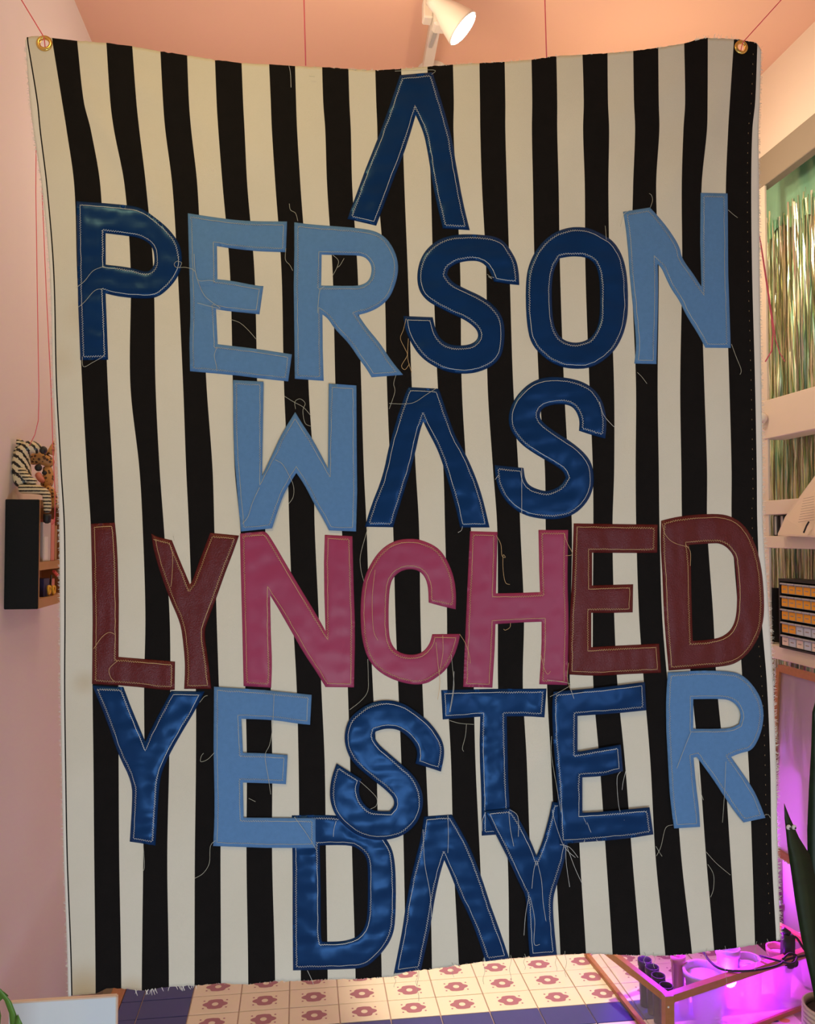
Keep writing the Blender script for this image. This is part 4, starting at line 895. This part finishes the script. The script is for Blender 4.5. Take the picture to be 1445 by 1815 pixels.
wbeam('frame_rail', P0b+up_*0.007, PBb+up_*0.007, 0.014, 0.012)
wbeam('frame_rail', P0b+up_*0.007, Vector((PA.x, PA.y, ZP+0.007)), 0.014, 0.012)
sc2 = atY(1185, 1785, P0.y-0.0125)
G().lathe([(0.0028, 0), (0.0026, 0.001), (0.0001, 0.0012)], sc2, (0, -1, 0), 12).out('screw', M['eyew'], tv)
mesh('clear_side', [P0b, PBb, PB-up_*0.02, P0-up_*0.02], [(0, 1, 2, 3)], M['acryl'], tv)
# front reeded sheet: ridges along the rail
def reeded(nm, a0, a1, b0, b1, n_, amp, par):
    v = []; N_ = n_*2+1
    nn = (a1-a0).cross(b0-a0).normalized()
    for i in range(N_):
        t = i/(N_-1); o_ = nn*(amp if i % 2 else -amp)
        v += [a0+(a1-a0)*t+o_, b0+(b1-b0)*t+o_]
    return mesh(nm, v, [(2*i, 2*i+2, 2*i+3, 2*i+1) for i in range(N_-1)], M['reed'], par, True)
A1 = Vector((PA.x, PA.y, ZP+0.012))
reeded('reeded_front', P0b+up_*0.012, A1, P0-up_*0.02, PA-up_*0.02, 90, 0.0022, tv)
# grow light tubes along the inside of the back
u1 = (PA-P0).normalized(); u2 = (PB-P0).normalized()
gl = empty('grow_light', P0+u1*0.3+u2*0.3, 'purple grow light strip lying behind the jars in the grow box', 'grow light')
g = G(); g.tube([P0+u1*0.16+u2*0.22-up_*0.03, P0+u1*0.5+u2*0.22-up_*0.03], 0.008, 10); g.out('tube', M['glowp'], gl, True)
gt = zt_t-0.012
ca_ = P0+u1*0.16+u2*0.22; cb_ = P0+u1*0.50+u2*0.20
light('SPOT', 'grow_light_a', ca_+up_*0.16, 10, (0.40, 0.01, 1.0), P0+u1*0.18+u2*0.05-up_*0.15, spot_size=math.radians(100), spot_blend=0.4, shadow_soft_size=0.03)
light('SPOT', 'grow_light_b', cb_+up_*0.16, 11, (0.62, 0.01, 0.9), P0+u1*0.48+u2*0.05-up_*0.15, spot_size=math.radians(100), spot_blend=0.4, shadow_soft_size=0.03)
light('POINT', 'grow_light_inside', P0+u1*0.30+u2*0.085-up_*0.07, 3.0, (0.42, 0.01, 1.0), shadow_soft_size=0.02)
light('SPOT', 'grow_light_c', (1.30, 2.45, ZP+0.40), 34.0, (0.45, 0.05, 1.0), (1.58, 2.70, ZP+0.42), spot_size=math.radians(110), spot_blend=0.9, shadow_soft_size=0.03)
# pots and jars
def pot(px, py, rpx, m, h, label, name='plant_pot', cat='pot', grp=None, soil='soil', dz=0.012):
    c = atZ(px, py, zt_t-dz); r = rpx/1450*c.y
    z0 = c.z-h
    if z0 < ZP+0.004: h = c.z-ZP-0.004; z0 = ZP+0.004
    o_ = empty(name, (c.x, c.y, z0), label, cat, grp)
    G().lathe([(r*0.72, 0), (r*0.94, h*0.86), (r*1.04, h*0.87), (r*1.05, h), (r*0.93, h), (r*0.90, h*0.86)], (c.x, c.y, z0), n=28, caps=False).out('body', M[m], o_, True)
    G().lathe([(r*0.72, 0.0), (0.0001, 0.001)], (c.x, c.y, z0), n=20).out('base', M[m], o_)
    G().lathe([(r*0.92, h*0.86), (0.0001, h*0.90)], (c.x, c.y, z0), n=20, caps=False).out('contents', M[soil], o_)
    return o_
for px, py, w_ in ((1143, 1700, 'farthest'), (1156, 1713, 'third'), (1167, 1728, 'second'), (1181, 1746, 'nearest')):
    pot(px, py, 12, 'pot', 0.14, '%s small dark pot in the row along the clear side of the grow box' % w_, soil='tub', dz=0.035)
pot(1249, 1719, 37, 'tub', 0.15, 'wide round tub of pale cuttings in the front of the grow box', 'round_tub', 'tub', soil='crumple', dz=0.03)
pot(1202, 1692, 13, 'jar', 0.15, 'reddish jar left of the wide tub in the grow box', 'jar', 'jar', dz=0.01, soil='tub')
pot(1290, 1678, 21, 'tub', 0.16, 'round jar behind the wide tub under the hem', 'jar', 'jar', dz=0.0, soil='crumple')
pot(1327, 1697, 21, 'tub', 0.14, 'round pot behind the reeded front under the cable', 'jar', 'jar', dz=0.03, soil='crumple')
pot(1380, 1679, 21, 'jar', 0.15, 'round pot behind the reeded front below the black plug', 'jar', 'jar', dz=0.03, soil='crumple')
pot(1428, 1661, 19, 'tub', 0.15, 'round pot at the right end behind the reeded front', 'jar', 'jar', dz=0.03, soil='tub')
# lid leaning at the right wall
ld = empty('leaning_panel', (XR-0.05, 2.5, ZP+0.3), 'brown-framed reeded sheet leaning upright under the lowest shelf', 'panel')
XLD = XR-0.022
T0 = atX(1383, 1184, XLD); T1 = T0+Vector((0, -0.42, 0)); 
Bt0 = atX(1366, 1500, XLD-0.06); Bt1 = Bt0+Vector((0, -0.42, 0))
for a_, b_ in ((T0, T1), (Bt0, Bt1)): G().beam(a_, b_, 0.016, 0.022).out('frame_rail', M['wood'], ld)
for a_, b_ in ((T0, Bt0), (T1, Bt1)): G().beam(a_, b_, 0.016, 0.018, up=(0, 1, 0)).out('frame_rail', M['wood'], ld)
reeded('reeded_panel', T0, T1, Bt0, Bt1, 90, 0.0016, ld)
# pale crate behind, washed in purple
q = atZ(1384, 1545, ZP+0.30)
cr = empty('storage_crate', (1.55, 2.78, ZP), 'pale storage crate under the leaning lid, lit magenta', 'crate')
zc1 = ZP+0.28
cx0, cx1, cy0, cy1 = 1.47, 1.64, 2.665, 2.90
g = G(); g.box((cx0, cy0, ZP), (cx1, cy0+0.01, zc1)); g.box((cx0, cy1-0.01, ZP), (cx1, cy1, zc1)); g.box((cx0, cy0+0.01, ZP), (cx0+0.01, cy1-0.01, zc1)); g.box((cx1-0.01, cy0+0.01, ZP), (cx1, cy1-0.01, zc1)); g.box((cx0+0.01, cy0+0.01, ZP), (cx1-0.01, cy1-0.01, ZP+0.015))
g.box((cx0-0.004, cy0-0.006, ZP+0.11), (cx1+0.004, cy0, ZP+0.125))
g.out('body', M['tub'], cr)
vv = []; ff = []
for i in range(13):
    for j in range(17): vv.append((cx0+0.01+(cx1-cx0-0.02)*i/12, cy0+0.01+(cy1-cy0-0.02)*j/16, zc1-0.006+0.03*noise.noise(Vector((i*0.6, j*0.6, 1)))))
for i in range(12):
    for j in range(16): ff.append((i*17+j, (i+1)*17+j, (i+1)*17+j+1, i*17+j+1))
mesh('crumpled_lining', vv, ff, M['crumple'], cr, True)
# bead string on the lid bottom
bs = empty('bead_string', atX(1390, 1527, XLD-0.07), 'short string of glassy beads hanging over the crate beside the hem', 'beads')
for k in range(8):
    G().ball(atX(1382+k*2.9, 1520+k*1.9+(1 if k % 2 else 0), XLD-0.075), 0.0022, seg=8, rings=6).out('bead', M['eyew'], bs, True)
# plug and cable on the rail
cb = empty('power_cable', PA-Vector((0.1, 0, -0.02)), 'black power cable and plug lying over the oak rail', 'cable')
def ca(x, y, dz=0.0): return atZ(x, y, zt_t+0.004+dz)
def spl(pts, n_=6):
    out = []
    for i in range(len(pts)-1):
        p0 = pts[max(i-1, 0)]; p1 = pts[i]; p2 = pts[i+1]; p3 = pts[min(i+2, len(pts)-1)]
        for j in range(n_):
            t = j/n_; out.append(0.5*((2*p1)+(-p0+p2)*t+(2*p0-5*p1+4*p2-p3)*t*t+(-p0+3*p1-3*p2+p3)*t**3))
    return out+[pts[-1]]
G().tube(spl([ca(1245, 1684), ca(1258, 1703), ca(1275, 1716), ca(1300, 1721), ca(1336, 1720, 0.004), ca(1377, 1712, 0.008), ca(1398, 1700, 0.012), ca(1445, 1690, 0.012)]), 0.0032, 8).out('cord', M['dark'], cb, True)
G().tube(spl([ca(1347, 1694, 0.005), ca(1377, 1702, 0.010), ca(1405, 1708, 0.012), ca(1413, 1695, 0.016), ca(1400, 1690, 0.02), ca(1388, 1700, 0.014)]), 0.0030, 8).out('cord', M['dark'], cb, True)
G().tube(spl([atY(1400, 1660, PA.y-0.03), atY(1412, 1662, PA.y-0.03), atY(1424, 1680, PA.y-0.03), atY(1432, 1690, PA.y-0.03)]), 0.0035, 8).out('cord', M['dark'], cb, True)
a_ = atY(1396, 1708, PA.y-0.035); b_ = atY(1397, 1656, PA.y-0.035)
g = G(); g.beam(a_, b_, 0.030, 0.026, up=(0, 1, 0)); g.ball(a_+Vector((0.006, 0, 0.004)), 0.018); g.ball(a_+Vector((0.020, 0, 0.002)), 0.013); g.tube([b_, atY(1388, 1646, PA.y-0.03)], [0.012, 0.008], 8)
g.out('plug', M['dark'], cb, True)

# ------------------------------------------------------------------ snake plant in woven basket
SY = 1.92
sp = empty('snake_plant', (atY(1474, 1790, SY).x, SY, ZP), 'dark snake plant with stuck-on googly eyes in a pale woven basket', 'plant')
pc = atY(1474, 1788, SY); rb = 48/1450*SY
# basket stands on the room floor in front of the platform
g = G(); hB = pc.z
g.lathe([(rb*0.8, 0.0), (rb*0.95, hB*0.5), (rb*1.0, hB), (rb*1.06, hB+0.006), (rb*0.98, hB+0.008), (rb*0.92, hB-0.002)], (pc.x, SY, 0.0), n=40, caps=False); g.out('basket', M['woven'], sp, True)
g = G()
for k in range(14): g.tube([Vector((pc.x+(rb*1.0)*math.cos(q*2*PI/40), SY+(rb*1.0)*math.sin(q*2*PI/40), hB-0.006-k*0.011+0.002*math.sin(q*PI))) for q in range(40)], 0.0045, 6, closed=True)
g.out('woven_band', M['woven'], sp, True)
G().lathe([(rb*0.94, hB-0.012), (0.0001, hB-0.008)], (pc.x, SY, 0), n=24, caps=False).out('soil', M['soil'], sp)
def leaf(left, right, Y0, bend, name, par, m='snake'):
    v = []; n_ = len(left)
    for (l, r_) in zip(left, right):
        a_ = atY(l[0], l[1], Y0); b_ = atY(r_[0], r_[1], Y0); mid = (a_+b_)/2; w2 = (b_-a_).length
        v += [a_, mid+Vector((0, bend*w2, 0)), b_, mid+Vector((0, bend*w2+0.006*min(1, w2/0.02), 0))]
    f_ = []
    for i in range(n_-1):
        for k in range(4): f_.append((i*4+k, i*4+(k+1) % 4, (i+1)*4+(k+1) % 4, (i+1)*4+k))
    f_ += [(3, 2, 1, 0), tuple((n_-1)*4+k for k in range(4))]
    return mesh(name, v, f_, M[m], par, True)
leaf([(1390,1424),(1391,1450),(1396,1500),(1403,1550),(1410,1600),(1420,1660),(1436,1730),(1450,1800)], [(1390.5,1424),(1400,1448),(1417,1485),(1436,1515),(1447,1560),(1455,1620),(1462,1700),(1468,1800)], SY-0.02, 0.12, 'leaf', sp)
leaf([(1448,1235),(1440,1262),(1438,1330),(1434,1400),(1431,1470),(1432,1540),(1436,1600),(1440,1680),(1452,1800)], [(1449,1235),(1462,1280),(1478,1350),(1488,1430),(1492,1500),(1490,1580),(1486,1650),(1482,1720),(1478,1800)], SY+0.01, 0.15, 'leaf', sp)
leaf([(1470,1330),(1462,1400),(1456,1500),(1455,1650),(1462,1800)], [(1471,1330),(1500,1420),(1510,1550),(1505,1680),(1486,1800)], SY+0.04, 0.15, 'leaf', sp)
for ex in (1398, 1407.5):
    c = atY(ex, 1466, SY-0.024); e_ = G().lathe([(0.0062, 0), (0.0058, 0.0022), (0.003, 0.0042), (0.0001, 0.0048)], c, (0, -1, 0), 18).out('googly_eye', M['eyew'], sp, True)
    G().lathe([(0.0026, 0.0), (0.002, 0.0008), (0.0001, 0.001)], c+Vector((0.0015, -0.0044, -0.0012)), (0, -1, 0), 12).out('pupil', M['dark'], e_)

# ------------------------------------------------------------------ white board and green plant at the lower left
YW = 1.86
a_ = atY(16, 1779, YW); b_ = atY(206, 1767, YW)
xa = max(a_.x, XL+0.002); 
v = [(xa, YW, 0), (b_.x, YW, 0), (b_.x, YW, b_.z), (xa, YW, a_.z)]
v += [(x, y+0.008, z) for x, y, z in v]
wb = empty('white_board', ((xa+b_.x)/2, YW, 0), 'pale blue-white panel standing upright below the banner beside the pink wall', 'panel')
mesh('face', v, [(0,1,2,3),(7,6,5,4),(0,4,5,1),(1,5,6,2),(2,6,7,3),(3,7,4,0)], M['whiteb'], wb)
G().beam(Vector((xa, YW+0.004, a_.z+0.001)), Vector((b_.x, YW+0.004, b_.z+0.001)), 0.010, 0.003).out('top_edge', M['paper'], wb)
G().box((b_.x-0.0005, YW-0.001, 0), (b_.x+0.0025, YW+0.009, b_.z)).out('side_edge', M['paper'], wb)
YG = 1.62
gpx = atY(-28, 1900, YG)
gp_ = empty('leafy_plant', (gpx.x, YG, 0), 'green strap-leaved plant in front of the pale panel', 'plant')
G().lathe([(0.03, 0), (0.04, 0.30), (0.052, gpx.z-0.01), (0.056, gpx.z), (0.048, gpx.z), (0.045, gpx.z-0.02), (0.0001, gpx.z-0.02)], (gpx.x, YG, 0), n=28, caps=False).out('pot', M['woven'], gp_, True)
leaf([(-28,1900),(-30,1840),(-24,1790),(-12,1760),(4,1756),(14,1764)], [(-10,1900),(-12,1850),(-8,1806),(0,1775),(9,1766),(15,1766)], YG, 0.1, 'leaf', gp_, 'leaf')
leaf([(-20,1745),(-6,1756),(8,1774),(16,1796),(18,1820),(16,1850),(-6,1900)], [(-19,1743),(2,1753),(20,1775),(30,1800),(33,1825),(30,1855),(10,1900)], YG-0.01, 0.1, 'leaf', gp_, 'leaf')
leaf([(31,1798),(26,1812),(22,1840),(8,1900)], [(32,1798),(40,1815),(42,1840),(26,1900)], YG-0.02, 0.1, 'leaf', gp_, 'leaf')
leaf([(-6,1770),(-6,1800),(-16,1840),(-20,1900)], [(-4,1770),(2,1800),(-2,1845),(-4,1900)], YG+0.01, 0.1, 'leaf', gp_, 'leaf')
